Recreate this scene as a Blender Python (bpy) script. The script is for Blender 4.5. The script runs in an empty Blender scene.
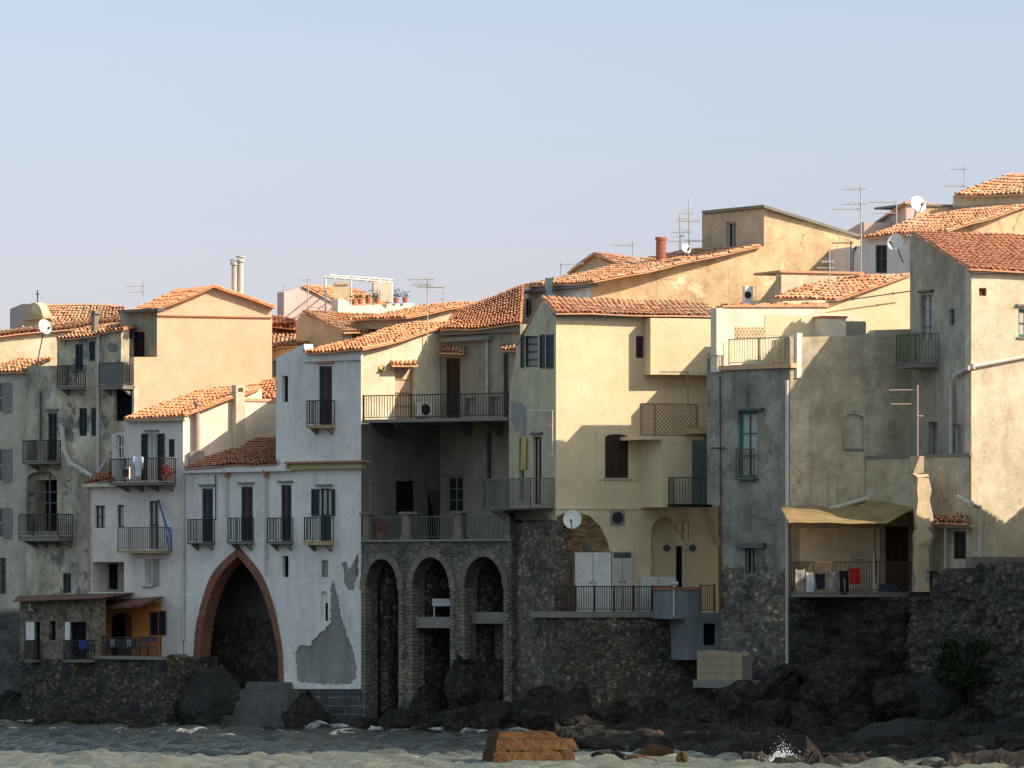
import bpy, bmesh, math, random
import numpy as np
from mathutils import Vector, noise
from mathutils.geometry import tessellate_polygon
R = math.radians
random.seed(7)
SC = bpy.context.scene
COL = SC.collection

# ------------------------------------------------------------------ camera, sky, sun, exposure
F, CX, HZ, CZ = 6000.0, 512.0, 585.0, 6.0          # telephoto view from a quay about 6 m above the sea
cam_d = bpy.data.cameras.new('camera')
cam = bpy.data.objects.new('camera', cam_d)
COL.objects.link(cam)
cam.location = (0, 0, CZ)
cam.rotation_euler = (R(90), 0, 0)
cam_d.sensor_width = 36
cam_d.lens = 36 * F / 1024
cam_d.shift_y = (HZ - 384) / 1024
cam_d.clip_start = 1
cam_d.clip_end = 20000
SC.camera = cam

SUN_AZ, SUN_EL = 64.0, 34.0                         # azimuth to the right of the direction back to the camera
sv = Vector((math.sin(R(SUN_AZ)) * math.cos(R(SUN_EL)), -math.cos(R(SUN_AZ)) * math.cos(R(SUN_EL)), math.sin(R(SUN_EL))))
world = bpy.data.worlds.new('World')
SC.world = world
world.use_nodes = True
wn = world.node_tree
bg = wn.nodes['Background']
sky = wn.nodes.new('ShaderNodeTexSky')
sky.sky_type = 'NISHITA'
sky.sun_disc = False
sky.sun_elevation = R(SUN_EL)
sky.sun_rotation = R(180 - SUN_AZ)
sky.air_density = 1.0
sky.dust_density = .6
sky.ozone_density = 2.2
bg.inputs['Strength'].default_value = 0.112
# low sky tinted pale violet; overhead boosted and warmed to fill shaded walls
wtc = wn.nodes.new('ShaderNodeTexCoord'); wsp = wn.nodes.new('ShaderNodeSeparateXYZ'); wmr = wn.nodes.new('ShaderNodeMapRange')
wn.links.new(wtc.outputs['Generated'], wsp.inputs[0]); wn.links.new(wsp.outputs[2], wmr.inputs['Value'])
wmr.inputs['From Min'].default_value = .0; wmr.inputs['From Max'].default_value = .5
wcr = wn.nodes.new('ShaderNodeValToRGB'); wce = wcr.color_ramp.elements
wcr.color_ramp.interpolation = 'EASE'
wce[0].position = .08; wce[0].color = (.306, .266, .328, 1)
wce[1].position = .85; wce[1].color = (1.0, .81, .54, 1)
we = wce.new(.20); we.color = (.347, .300, .325, 1)
wn.links.new(wmr.outputs[0], wcr.inputs[0])
wmx = wn.nodes.new('ShaderNodeVectorMath'); wmx.operation = 'SCALE'; wmx.inputs['Scale'].default_value = 2.36
wn.links.new(wcr.outputs[0], wmx.inputs[0])
wml = wn.nodes.new('ShaderNodeMix'); wml.data_type = 'RGBA'; wml.blend_type = 'MULTIPLY'; wml.inputs[0].default_value = 1
wn.links.new(sky.outputs[0], wml.inputs[6]); wn.links.new(wmx.outputs[0], wml.inputs[7])
wn.links.new(wml.outputs[2], bg.inputs['Color'])
sd = bpy.data.lights.new('sun', 'SUN')
sd.energy = 4.0
sd.angle = R(0.5)
sd.color = (1.0, 0.83, 0.66)
sun = bpy.data.objects.new('sun', sd)
COL.objects.link(sun)
sun.rotation_euler = sv.to_track_quat('Z', 'Y').to_euler()
SC.view_settings.view_transform = 'Standard'
SC.view_settings.look = 'None'
SC.view_settings.gamma = 1
SC.view_settings.exposure = 0.75

# ------------------------------------------------------------------ helpers
def P(px, py, D):
    return Vector(((px - CX) * D / F, D, CZ + (HZ - py) * D / F))

class Wall:
    """vertical plane through two plan points; u runs right, n points towards the viewer"""
    def __init__(s, a, Da, b, Db):
        A, B = P(a, HZ, Da), P(b, HZ, Db)
        s.o = Vector((A.x, A.y)); d = Vector((B.x - A.x, B.y - A.y)); s.L = d.length
        s.t = d.normalized(); s.n = Vector((s.t.y, -s.t.x))
    def uz(s, px, py, n=0.0):
        x = (px - CX) / F
        Y = (n + s.o.dot(s.n)) / (x * s.n.x + s.n.y)
        return (Vector((x * Y, Y)) - s.o).dot(s.t), CZ + (HZ - py) / F * Y
    def p(s, u, z, n=0.0):
        q = s.o + s.t * u + s.n * n
        return Vector((q.x, q.y, z))
    def at(s, px, py, n=0.0):
        u, z = s.uz(px, py, n)
        return s.p(u, z, n)
    def rect(s, x0, x1, y0, y1, n=0.0):
        u0, _ = s.uz(x0, y0, n); u1, _ = s.uz(x1, y0, n)
        m = (x0 + x1) / 2
        return u0, u1, s.uz(m, y1, n)[1], s.uz(m, y0, n)[1]

def root_loc(o):
    while o.parent: o = o.parent
    return Vector(o.location)

class MB:
    def __init__(s):
        s.v = []; s.f = []; s.t = []
    def poly(s, pts, tint=None):
        k = len(s.v); s.v += [tuple(p) for p in pts]
        s.f.append(tuple(range(k, k + len(pts)))); s.t.append(random.random() if tint is None else tint)
    def hexa(s, a, tint=None):
        """8 corners: bottom 4 then top 4"""
        k = len(s.v); s.v += [tuple(p) for p in a]
        t = random.random() if tint is None else tint
        for q in ((0,3,2,1),(4,5,6,7),(0,1,5,4),(1,2,6,5),(2,3,7,6),(3,0,4,7)):
            s.f.append(tuple(k + i for i in q)); s.t.append(t)
        return s
    def box(s, x0, x1, y0, y1, z0, z1):
        return s.hexa([Vector(c) for c in ((x0,y0,z0),(x1,y0,z0),(x1,y1,z0),(x0,y1,z0),(x0,y0,z1),(x1,y0,z1),(x1,y1,z1),(x0,y1,z1))])
    def wb(s, W, u0, u1, z0, z1, n0, n1):
        c = [(u0,n1),(u1,n1),(u1,n0),(u0,n0)]
        return s.hexa([W.p(u, z0, n) for u, n in c] + [W.p(u, z1, n) for u, n in c])
    def pb(s, W, x0, x1, y0, y1, n0, n1, ref=None):
        u0, u1, z0, z1 = W.rect(x0, x1, y0, y1, n1 if ref is None else ref)
        return s.wb(W, u0, u1, z0, z1, n0, n1)
    def tube(s, pts, r, seg=6):
        pts = [Vector(p) for p in pts]
        rings = []
        for i, p in enumerate(pts):
            d = (pts[min(i+1, len(pts)-1)] - pts[max(i-1, 0)]).normalized()
            a = Vector((0,0,1)) if abs(d.z) < .9 else Vector((1,0,0))
            e1 = d.cross(a).normalized(); e2 = d.cross(e1)
            rr = r[i] if isinstance(r, (list, tuple)) else r
            k = len(s.v)
            s.v += [tuple(p + (e1 * math.cos(6.2832*j/seg) + e2 * math.sin(6.2832*j/seg)) * rr) for j in range(seg)]
            rings.append(k)
        for a, b in zip(rings, rings[1:]):
            for j in range(seg):
                s.f.append((a+j, a+(j+1) % seg, b+(j+1) % seg, b+j)); s.t.append(.5)
        s.f.append(tuple(rings[0]+j for j in range(seg))); s.t.append(.5)
        s.f.append(tuple(rings[-1]+j for j in reversed(range(seg)))); s.t.append(.5)
        return s
    def build(s, name, mat, parent=None, smooth=False):
        me = bpy.data.meshes.new(name)
        if parent is not None: L = root_loc(parent)
        else:
            a = np.array(s.v); L = Vector(((a[:,0].min()+a[:,0].max())/2, (a[:,1].min()+a[:,1].max())/2, a[:,2].min()))
        me.from_pydata([(x-L.x, y-L.y, z-L.z) for x, y, z in s.v], [], s.f)
        at = me.attributes.new('tint', 'FLOAT', 'FACE')
        at.data.foreach_set('value', s.t)
        me.materials.append(mat)
        me.update()
        if smooth:
            for p in me.polygons: p.use_smooth = True
        o = bpy.data.objects.new(name, me)
        COL.objects.link(o)
        if parent is not None: o.parent = parent
        else: o.location = L
        return o

def tag(o, label=None, cat=None, group=None, kind=None):
    if label: o['label'] = label
    if cat: o['category'] = cat
    if group: o['group'] = group
    if kind: o['kind'] = kind
    return o

def thing(name, label, cat, loc, group=None):
    o = bpy.data.objects.new(name, None)
    COL.objects.link(o); o.location = loc; o.empty_display_size = .2
    return tag(o, label, cat, group)

# ------------------------------------------------------------------ materials
def newmat(name):
    m = bpy.data.materials.new(name); m.use_nodes = True
    nt = m.node_tree; b = nt.nodes['Principled BSDF']
    b.inputs['Specular IOR Level'].default_value = .25
    return m, nt, b
def nd(nt, t, **k):
    n = nt.nodes.new(t)
    for a, v in k.items(): setattr(n, a, v)
    return n
def coords(nt, scale=(1,1,1), loc=None):
    tc = nd(nt, 'ShaderNodeTexCoord'); mp = nd(nt, 'ShaderNodeMapping')
    mp.inputs['Scale'].default_value = scale
    mp.inputs['Location'].default_value = loc or (0, 0, 0)
    nt.links.new(tc.outputs['Object'], mp.inputs['Vector'])
    return mp.outputs[0]
def noi(nt, vec, scale, detail=5, rough=.6, dist=0.0):
    n = nd(nt, 'ShaderNodeTexNoise'); n.inputs['Scale'].default_value = scale
    n.inputs['Detail'].default_value = detail; n.inputs['Roughness'].default_value = rough
    n.inputs['Distortion'].default_value = dist
    nt.links.new(vec, n.inputs['Vector']); return n.outputs['Fac']
def ramp(nt, fac, a, b, lo=0.0, hi=1.0):
    n = nd(nt, 'ShaderNodeMapRange'); n.clamp = True
    n.inputs['From Min'].default_value = a; n.inputs['From Max'].default_value = b
    n.inputs['To Min'].default_value = lo; n.inputs['To Max'].default_value = hi
    nt.links.new(fac, n.inputs['Value']); return n.outputs[0]
def mix(nt, fac, a, b, mode='MIX'):
    n = nd(nt, 'ShaderNodeMix'); n.data_type = 'RGBA'; n.blend_type = mode
    for sck, v in ((n.inputs[0], fac), (n.inputs[6], a), (n.inputs[7], b)):
        if hasattr(v, 'links'): nt.links.new(v, sck)
        elif isinstance(v, (int, float)): sck.default_value = v
        else: sck.default_value = (*v, 1)
    return n.outputs[2]
def bump(nt, b, h, strength=.5, dist=.03):
    n = nd(nt, 'ShaderNodeBump'); n.inputs['Strength'].default_value = strength
    n.inputs['Distance'].default_value = dist
    nt.links.new(h, n.inputs['Height']); nt.links.new(n.outputs[0], b.inputs['Normal'])
_k = [0]
def rloc():
    _k[0] += 1
    r = random.Random(_k[0]); return (r.uniform(-50, 50), r.uniform(-50, 50), r.uniform(-50, 50))

def plain(name, c, rough=.6, metal=0.0, spec=.3, var=.12):
    m, nt, b = newmat(name)
    v = coords(nt, loc=rloc()); f = noi(nt, v, 3.0, 4)
    d = tuple(x * (1 - var) for x in c); e = tuple(min(1, x * (1 + var)) for x in c)
    nt.links.new(mix(nt, ramp(nt, f, .3, .7), d, e), b.inputs['Base Color'])
    b.inputs['Roughness'].default_value = rough; b.inputs['Metallic'].default_value = metal
    b.inputs['Specular IOR Level'].default_value = spec
    return m

def plaster_color(nt, c, c2, dirt, k2=.8, dk=.5, sc=.45, peel=None, pk=.62, streak=(1.5, 1.5, .30), cracks=0, blotchy=.5):
    L = rloc()
    v = coords(nt, loc=L)
    a = noi(nt, v, sc, 8, .66, .1)
    col = mix(nt, ramp(nt, a, .40, .60, 0, k2), c, c2)
    vs = coords(nt, scale=streak, loc=L)
    s_ = noi(nt, vs, 1.1, 6, .65)
    s2 = noi(nt, v, .28, 3, .5)
    mm = nd(nt, 'ShaderNodeMath', operation='MULTIPLY')
    nt.links.new(ramp(nt, s_, .46, .70), mm.inputs[0]); nt.links.new(ramp(nt, s2, .35, .6, .25, 1), mm.inputs[1])
    ms = nd(nt, 'ShaderNodeMath', operation='MULTIPLY'); ms.inputs[1].default_value = dk
    nt.links.new(mm.outputs[0], ms.inputs[0])
    col = mix(nt, ms.outputs[0], col, dirt)
    blot = noi(nt, v, 1.9, 9, .74, .15)
    col = mix(nt, ramp(nt, blot, .50, .72, 0, dk * .6), col, dirt)
    dv_ = coords(nt, scale=(4.5, 4.5, .16), loc=L)
    drip = nd(nt, 'ShaderNodeMath', operation='MULTIPLY'); nt.links.new(ramp(nt, noi(nt, dv_, 1.0, 4, .6), .58, .70, 0, min(.75, dk * 1.1)), drip.inputs[0])
    nt.links.new(ramp(nt, noi(nt, coords(nt, scale=(1, 1, .7), loc=L), .45, 4, .6), .50, .60), drip.inputs[1])
    col = mix(nt, drip.outputs[0], col, dirt)
    if peel:
        pn = noi(nt, v, .75, 9, .66, .25)
        col = mix(nt, ramp(nt, pn, pk, pk + .02), col, peel)
    if cracks:
        wv = nd(nt, 'ShaderNodeTexNoise'); wv.inputs['Scale'].default_value = 1.6; wv.inputs['Detail'].default_value = 6; nt.links.new(v, wv.inputs['Vector'])
        ws = nd(nt, 'ShaderNodeVectorMath', operation='SCALE'); ws.inputs['Scale'].default_value = 1.1; nt.links.new(wv.outputs['Color'], ws.inputs[0])
        wa = nd(nt, 'ShaderNodeVectorMath', operation='ADD'); nt.links.new(v, wa.inputs[0]); nt.links.new(ws.outputs[0], wa.inputs[1])
        ve = nd(nt, 'ShaderNodeTexVoronoi', feature='DISTANCE_TO_EDGE'); ve.inputs['Scale'].default_value = .55; nt.links.new(wa.outputs[0], ve.inputs['Vector'])
        cm = nd(nt, 'ShaderNodeMath', operation='MULTIPLY'); nt.links.new(ramp(nt, ve.outputs['Distance'], .006, .022, cracks, 0), cm.inputs[0])
        nt.links.new(ramp(nt, noi(nt, v, .35, 4), .50, .58), cm.inputs[1])
        col = mix(nt, cm.outputs[0], col, tuple(x*.35 for x in c))
    mid = noi(nt, v, .9, 10, .78, .12)
    w_ = tuple(1 - blotchy*.34*x for x in (.85, 1.0, 1.25)); g_ = tuple(1 + blotchy*.16*x for x in (1.1, 1.0, .8))
    col = mix(nt, 1.0, col, mix(nt, ramp(nt, mid, .38, .62), w_, g_), 'MULTIPLY')
    mid2 = noi(nt, v, .22, 6, .66, .1)
    col = mix(nt, 1.0, col, mix(nt, ramp(nt, mid2, .38, .62), (1 - blotchy*.22,)*3, (1 + blotchy*.10,)*3), 'MULTIPLY')
    fine = noi(nt, v, 9, 6, .75)
    col = mix(nt, 1.0, col, mix(nt, ramp(nt, fine, .3, .7), (.88, .88, .88), (1.06, 1.06, 1.06)), 'MULTIPLY')
    return col, v, fine, blot

def plaster(name, c, c2, dirt, **k):
    m, nt, b = newmat(name)
    col, v, fine, blot = plaster_color(nt, c, c2, dirt, **k)
    nt.links.new(col, b.inputs['Base Color']); b.inputs['Roughness'].default_value = .93
    add = nd(nt, 'ShaderNodeMath', operation='ADD'); nt.links.new(fine, add.inputs[0]); nt.links.new(blot, add.inputs[1])
    bump(nt, b, add.outputs[0], .55, .035)
    return m

def stone_color(nt, cols, mortar, scale=5.0, squash=1.35, mk=.10, warp=.45):
    L = rloc()
    v = coords(nt, scale=(1, 1, squash), loc=L)
    wn_ = nd(nt, 'ShaderNodeTexNoise'); wn_.inputs['Scale'].default_value = 2.2; wn_.inputs['Detail'].default_value = 3
    nt.links.new(v, wn_.inputs['Vector'])
    sc = nd(nt, 'ShaderNodeVectorMath', operation='SCALE'); sc.inputs['Scale'].default_value = warp
    nt.links.new(wn_.outputs['Color'], sc.inputs[0])
    ad = nd(nt, 'ShaderNodeVectorMath', operation='ADD'); nt.links.new(v, ad.inputs[0]); nt.links.new(sc.outputs[0], ad.inputs[1])
    vo = nd(nt, 'ShaderNodeTexVoronoi'); vo.inputs['Scale'].default_value = scale
    ve = nd(nt, 'ShaderNodeTexVoronoi', feature='DISTANCE_TO_EDGE'); ve.inputs['Scale'].default_value = scale
    for q in (vo, ve): nt.links.new(ad.outputs[0], q.inputs['Vector'])
    cr = nd(nt, 'ShaderNodeValToRGB'); cr.color_ramp.interpolation = 'LINEAR'
    sep = nd(nt, 'ShaderNodeSeparateColor'); nt.links.new(vo.outputs['Color'], sep.inputs[0])
    nt.links.new(sep.outputs[0], cr.inputs[0])
    el = cr.color_ramp.elements
    el[0].color = (*cols[0], 1); el[1].color = (*cols[-1], 1)
    for i, c in enumerate(cols[1:-1]):
        e = el.new((i + 1) / (len(cols) - 1)); e.color = (*c, 1)
    big = noi(nt, coords(nt, loc=L), .35, 6, .6, .5)
    rd = nd(nt, 'ShaderNodeMath', operation='MULTIPLY_ADD'); nt.links.new(noi(nt, v, 7, 4, .7), rd.inputs[0]); rd.inputs[1].default_value = .35; nt.links.new(vo.outputs['Distance'], rd.inputs[2])
    rnd_ = ramp(nt, rd.outputs[0], .62, .86, 1, 0)
    em = nd(nt, 'ShaderNodeMath', operation='MULTIPLY'); nt.links.new(ramp(nt, ve.outputs['Distance'], mk * .2, mk), em.inputs[0]); nt.links.new(rnd_, em.inputs[1])
    edge = em.outputs[0]
    col = mix(nt, edge, mortar, cr.outputs[0])
    col = mix(nt, 1.0, col, mix(nt, ramp(nt, big, .35, .65), (.62, .64, .68), (1.2, 1.15, 1.05)), 'MULTIPLY')
    m3 = noi(nt, v, 1.7, 7, .7, .6)
    col = mix(nt, 1.0, col, mix(nt, ramp(nt, m3, .36, .64), (.50, .52, .55), (1.35, 1.30, 1.2)), 'MULTIPLY')
    smear = ramp(nt, noi(nt, coords(nt, loc=L), .55, 8, .7, .2), .55, .66, 0, .45)
    col = mix(nt, smear, col, tuple(x * 1.25 for x in mortar))
    fine = noi(nt, v, 12, 5, .7)
    h = nd(nt, 'ShaderNodeMath', operation='MULTIPLY_ADD'); nt.links.new(edge, h.inputs[0]); h.inputs[1].default_value = 1.0
    nt.links.new(fine, h.inputs[2])
    return col, h.outputs[0]

def stone(name, cols, mortar, bs=.9, **k):
    m, nt, b = newmat(name)
    col, h = stone_color(nt, cols, mortar, **k)
    nt.links.new(col, b.inputs['Base Color']); b.inputs['Roughness'].default_value = .95
    bump(nt, b, h, bs, .07)
    return m

def plaster_over_stone(name, c, c2, dirt, cols, mortar, zmid, zr, ssc=3.6, **k):
    """render that has fallen off towards the bottom, showing rubble"""
    m, nt, b = newmat(name)
    col, v, fine, blot = plaster_color(nt, c, c2, dirt, **k)
    scol, h = stone_color(nt, cols, mortar, scale=ssc)
    sp = nd(nt, 'ShaderNodeSeparateXYZ'); nt.links.new(v, sp.inputs[0])
    tc = nd(nt, 'ShaderNodeTexCoord'); sp2 = nd(nt, 'ShaderNodeSeparateXYZ'); nt.links.new(tc.outputs['Object'], sp2.inputs[0])
    n_ = noi(nt, v, .8, 8, .65, .4)
    md = nd(nt, 'ShaderNodeMath', operation='MULTIPLY_ADD'); nt.links.new(n_, md.inputs[0]); md.inputs[1].default_value = -zr * 2
    nt.links.new(sp2.outputs[2], md.inputs[2])
    fac = ramp(nt, md.outputs[0], zmid - zr - .15, zmid - zr + .15)
    nt.links.new(mix(nt, fac, scol, col), b.inputs['Base Color']); b.inputs['Roughness'].default_value = .94
    hm = nd(nt, 'ShaderNodeMix'); nt.links.new(fac, hm.inputs[0]); nt.links.new(h, hm.inputs[2])
    nt.links.new(fine, hm.inputs[3])
    bump(nt, b, hm.outputs[0], .7, .06)
    return m

def tiles(name, a, b_, c, lichen=(.35, .28, .18), lk=.4):
    m, nt, b = newmat(name)
    at = nd(nt, 'ShaderNodeAttribute', attribute_name='tint')
    cr = nd(nt, 'ShaderNodeValToRGB'); nt.links.new(at.outputs['Fac'], cr.inputs[0])
    el = cr.color_ramp.elements; el[0].color = (*a, 1); el[1].color = (*c, 1)
    e = el.new(.5); e.color = (*b_, 1)
    v = coords(nt, loc=rloc())
    col = mix(nt, ramp(nt, noi(nt, v, .7, 8, .7, .5), .48, .66, 0, lk), cr.outputs[0], lichen)
    fine = noi(nt, v, 8, 5, .7)
    col = mix(nt, 1.0, col, mix(nt, ramp(nt, fine, .3, .7), (.8, .8, .8), (1.1, 1.1, 1.1)), 'MULTIPLY')
    nt.links.new(col, b.inputs['Base Color']); b.inputs['Roughness'].default_value = .85
    bump(nt, b, fine, .4, .02)
    return m

def glass(name, c=(.02, .025, .03), rough=.08):
    m, nt, b = newmat(name)
    b.inputs['Base Color'].default_value = (*c, 1); b.inputs['Roughness'].default_value = rough
    b.inputs['Specular IOR Level'].default_value = .5
    v = coords(nt, loc=rloc()); bump(nt, b, noi(nt, v, 1.5, 2), .15, .05)
    return m

M = {}
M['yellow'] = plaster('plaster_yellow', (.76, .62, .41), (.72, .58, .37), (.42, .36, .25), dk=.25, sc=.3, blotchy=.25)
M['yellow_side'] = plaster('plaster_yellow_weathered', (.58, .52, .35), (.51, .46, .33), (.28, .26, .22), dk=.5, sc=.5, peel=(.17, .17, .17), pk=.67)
M['white'] = plaster('plaster_white', (.78, .755, .71), (.71, .695, .66), (.30, .31, .31), dk=.4, sc=.4, blotchy=.22)
M['white_peel'] = plaster('plaster_white_peeling', (.78, .755, .71), (.71, .695, .66), (.30, .31, .31), dk=.4, sc=.4, blotchy=.22)
M['white_bright'] = plaster('plaster_white_bright', (.82, .74, .62), (.76, .68, .56), (.5, .45, .36), dk=.35)
M['pinkish'] = plaster('plaster_pinkish_white', (.74, .67, .62), (.68, .62, .58), (.34, .31, .30), dk=.35, sc=.35, blotchy=.25)
M['peach'] = plaster('plaster_peach', (.69, .49, .33), (.65, .455, .30), (.5, .38, .26), dk=.25, sc=.25, blotchy=.3)
M['cream_old'] = plaster('plaster_cream_old', (.62, .50, .33), (.52, .42, .29), (.26, .22, .17), dk=.5, sc=.6)
M['ochre_old'] = plaster('plaster_ochre_old', (.67, .48, .29), (.57, .43, .28), (.33, .26, .18), dk=.6, sc=.5, peel=(.72, .58, .40), pk=.60, cracks=.8, blotchy=.8)
M['grey_house'] = plaster('plaster_grey_stained', (.60, .545, .42), (.46, .435, .36), (.18, .185, .17), dk=.75, sc=.55, peel=(.22, .23, .215), pk=.57, blotchy=1.1)
M['pale_left'] = plaster('plaster_pale', (.47, .45, .37), (.42, .41, .35), (.22, .21, .19), dk=.4)
M['dark_grey'] = plaster('plaster_dark_grey', (.10, .115, .12), (.07, .085, .10), (.04, .05, .05), dk=.6)
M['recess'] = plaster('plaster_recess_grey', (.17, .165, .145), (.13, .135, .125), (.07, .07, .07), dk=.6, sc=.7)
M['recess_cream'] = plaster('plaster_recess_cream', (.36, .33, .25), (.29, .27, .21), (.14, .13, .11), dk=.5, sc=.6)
RUB = [(.06, .07, .08), (.15, .155, .16), (.32, .25, .14), (.11, .115, .125), (.42, .37, .26), (.21, .14, .07), (.09, .09, .09)]
RUBD = [(.04, .045, .052), (.10, .10, .10), (.17, .135, .08), (.06, .065, .07), (.24, .20, .13)]
M['tower'] = plaster_over_stone('plaster_grey_over_rubble', (.40, .39, .33), (.28, .28, .25), (.13, .135, .125), RUB, (.13, .125, .11), 6.8, 2.4, dk=.7, sc=.7, cracks=.6, blotchy=1.0)
M['mottled'] = plaster('plaster_mottled_tan', (.60, .52, .38), (.47, .43, .34), (.28, .25, .20), dk=.6, sc=.5, peel=(.34, .31, .26), pk=.66, cracks=.5, blotchy=.9)
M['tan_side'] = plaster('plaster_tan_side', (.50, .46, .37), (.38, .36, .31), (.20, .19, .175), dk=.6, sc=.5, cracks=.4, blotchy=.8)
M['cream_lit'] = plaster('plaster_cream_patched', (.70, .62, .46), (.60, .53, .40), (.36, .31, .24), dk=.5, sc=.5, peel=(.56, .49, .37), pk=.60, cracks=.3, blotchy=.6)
M['stone'] = stone('rubble_stone', RUB, (.115, .11, .095))
M['stone_small'] = stone('rubble_stone_small', RUBD, (.05, .05, .048), scale=3.6)
M['stone_big'] = stone('rubble_stone_large', RUB, (.05, .05, .05), scale=2.6, squash=1.6)
M['arcade'] = stone('arcade_stone', [(.15, .155, .145), (.27, .24, .18), (.21, .20, .175), (.11, .115, .12)], (.15, .14, .125), scale=4.6)
M['vouss'] = tiles('arch_ring_stone', (.15, .135, .10), (.22, .19, .13), (.13, .125, .11), (.09, .09, .085), .6)
M['brick_arch'] = tiles('arch_ring_brick', (.22, .085, .055), (.27, .11, .07), (.20, .09, .065), (.14, .08, .07), .3)
M['block'] = tiles('sea_wall_blocks', (.05, .055, .06), (.075, .08, .082), (.06, .06, .06), (.035, .04, .045), .5)
M['mortar'] = plain('pale_mortar', (.30, .28, .24), .95)
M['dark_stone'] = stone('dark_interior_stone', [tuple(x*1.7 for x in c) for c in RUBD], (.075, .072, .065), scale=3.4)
M['tile_new'] = tiles('roof_tiles_orange', (.65, .285, .14), (.71, .34, .175), (.59, .25, .12), (.58, .32, .18), .2)
M['tile_old'] = tiles('roof_tiles_weathered', (.58, .26, .13), (.66, .38, .22), (.42, .18, .09), (.50, .40, .27), .6)
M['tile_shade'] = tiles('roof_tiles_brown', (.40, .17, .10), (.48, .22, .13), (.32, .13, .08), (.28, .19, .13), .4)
M['glass'] = glass('window_glass')
M['void'] = plain('dark_room', (.010, .011, .014), 1.0, spec=0)
M['glass_pale'] = plain('pale_curtain', (.42, .40, .36), .7)
M['sh_green'] = plain('shutter_dark_green', (.012, .03, .032), .5)
M['sh_grey'] = plain('shutter_grey', (.25, .25, .23), .6)
M['sh_teal'] = plain('paint_teal', (.02, .14, .13), .5)
M['door_purple'] = plain('door_purple_brown', (.045, .032, .045), .5)
M['door_brown'] = plain('door_brown', (.055, .03, .022), .55)
M['door_rust'] = plain('door_red_brown', (.13, .05, .025), .6)
M['door_pink'] = plain('door_pinkish', (.55, .38, .27), .6)
M['turquoise'] = plain('paint_turquoise', (.20, .33, .34), .6)
M['whitepaint'] = plain('paint_white', (.66, .66, .62), .5)
M['frame_pale'] = plain('frame_pale', (.5, .48, .42), .6)
M['iron'] = plain('iron_dark', (.025, .025, .028), .5, .3)
M['iron_grey'] = plain('iron_grey', (.10, .10, .10), .5, .2)
M['iron_rust'] = plain('iron_rusty', (.10, .055, .035), .7)
M['rail_green'] = plain('railing_green', (.12, .15, .07), .6)
M['rail_yellow'] = plain('railing_yellow_green', (.50, .46, .22), .6)
M['slab'] = plain('concrete_slab', (.20, .19, .165), .9)
M['slab_ochre'] = plain('ochre_moulding', (.42, .33, .17), .9)
M['pipe'] = plain('pipe_pale', (.50, .47, .42), .5)
M['pipe_pink'] = plain('pipe_pinkish', (.36, .26, .22), .6)
M['pipe_dark'] = plain('pipe_dark', (.06, .06, .06), .5)
M['metal'] = plain('antenna_metal', (.42, .41, .39), .45, .5)
M['wood'] = plain('wood_pale', (.33, .23, .15), .8)
M['reed'] = plain('reed_screen', (.34, .27, .17), .9)
def translucent_sheet():
    m, nt, b = newmat('corrugated_sheet'); v = coords(nt, loc=rloc())
    c = mix(nt, ramp(nt, noi(nt, v, 1.4, 7, .7, .5), .40, .62), (.80, .64, .36), (.62, .50, .29))
    nt.links.new(c, b.inputs['Base Color']); b.inputs['Roughness'].default_value = .8
    tr = nd(nt, 'ShaderNodeBsdfTranslucent'); nt.links.new(c, tr.inputs['Color'])
    ms = nd(nt, 'ShaderNodeMixShader'); ms.inputs[0].default_value = .68
    nt.links.new(b.outputs[0], ms.inputs[1]); nt.links.new(tr.outputs[0], ms.inputs[2])
    nt.links.new(ms.outputs[0], nt.nodes['Material Output'].inputs['Surface']); return m
M['awning'] = translucent_sheet()
M['orange_wall'] = plaster('plaster_orange', (.74, .30, .08), (.68, .27, .08), (.35, .14, .06), dk=.3)
M['blue_grey'] = plaster('plaster_blue_grey', (.29, .325, .35), (.24, .275, .30), (.12, .13, .14), dk=.6)
M['red_sheet'] = plain('red_brown_sheet', (.15, .07, .05), .8, var=.35)
M['plant'] = plain('leaves', (.022, .055, .014), .8, var=.4)
M['plant_dark'] = plain('leaves_dark', (.012, .035, .010), .85, var=.5)
M['terracotta'] = plain('terracotta', (.38, .15, .08), .8)
M['lilac'] = plaster('plaster_lilac', (.52, .42, .40), (.48, .39, .37), (.34, .28, .26), dk=.3)
M['brick_red'] = tiles('brick_red', (.32, .11, .07), (.38, .14, .09), (.27, .10, .07), (.2, .09, .07), .3)
M['band_cream'] = plaster('plaster_band', (.60, .55, .42), (.55, .50, .38), (.4, .36, .28), dk=.3)

# ------------------------------------------------------------------ building blocks
def arch(x0, x1, yt, ys, yb, n=9):
    """arched opening outline in photograph coordinates (flat foot, round head)"""
    c = (x0 + x1) / 2; r = (x1 - x0) / 2
    return [(x0, yb)] + [(c - r * math.cos(math.pi * i / n), ys - (ys - yt) * math.sin(math.pi * i / n)) for i in range(n + 1)] + [(x1, yb)]

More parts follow.
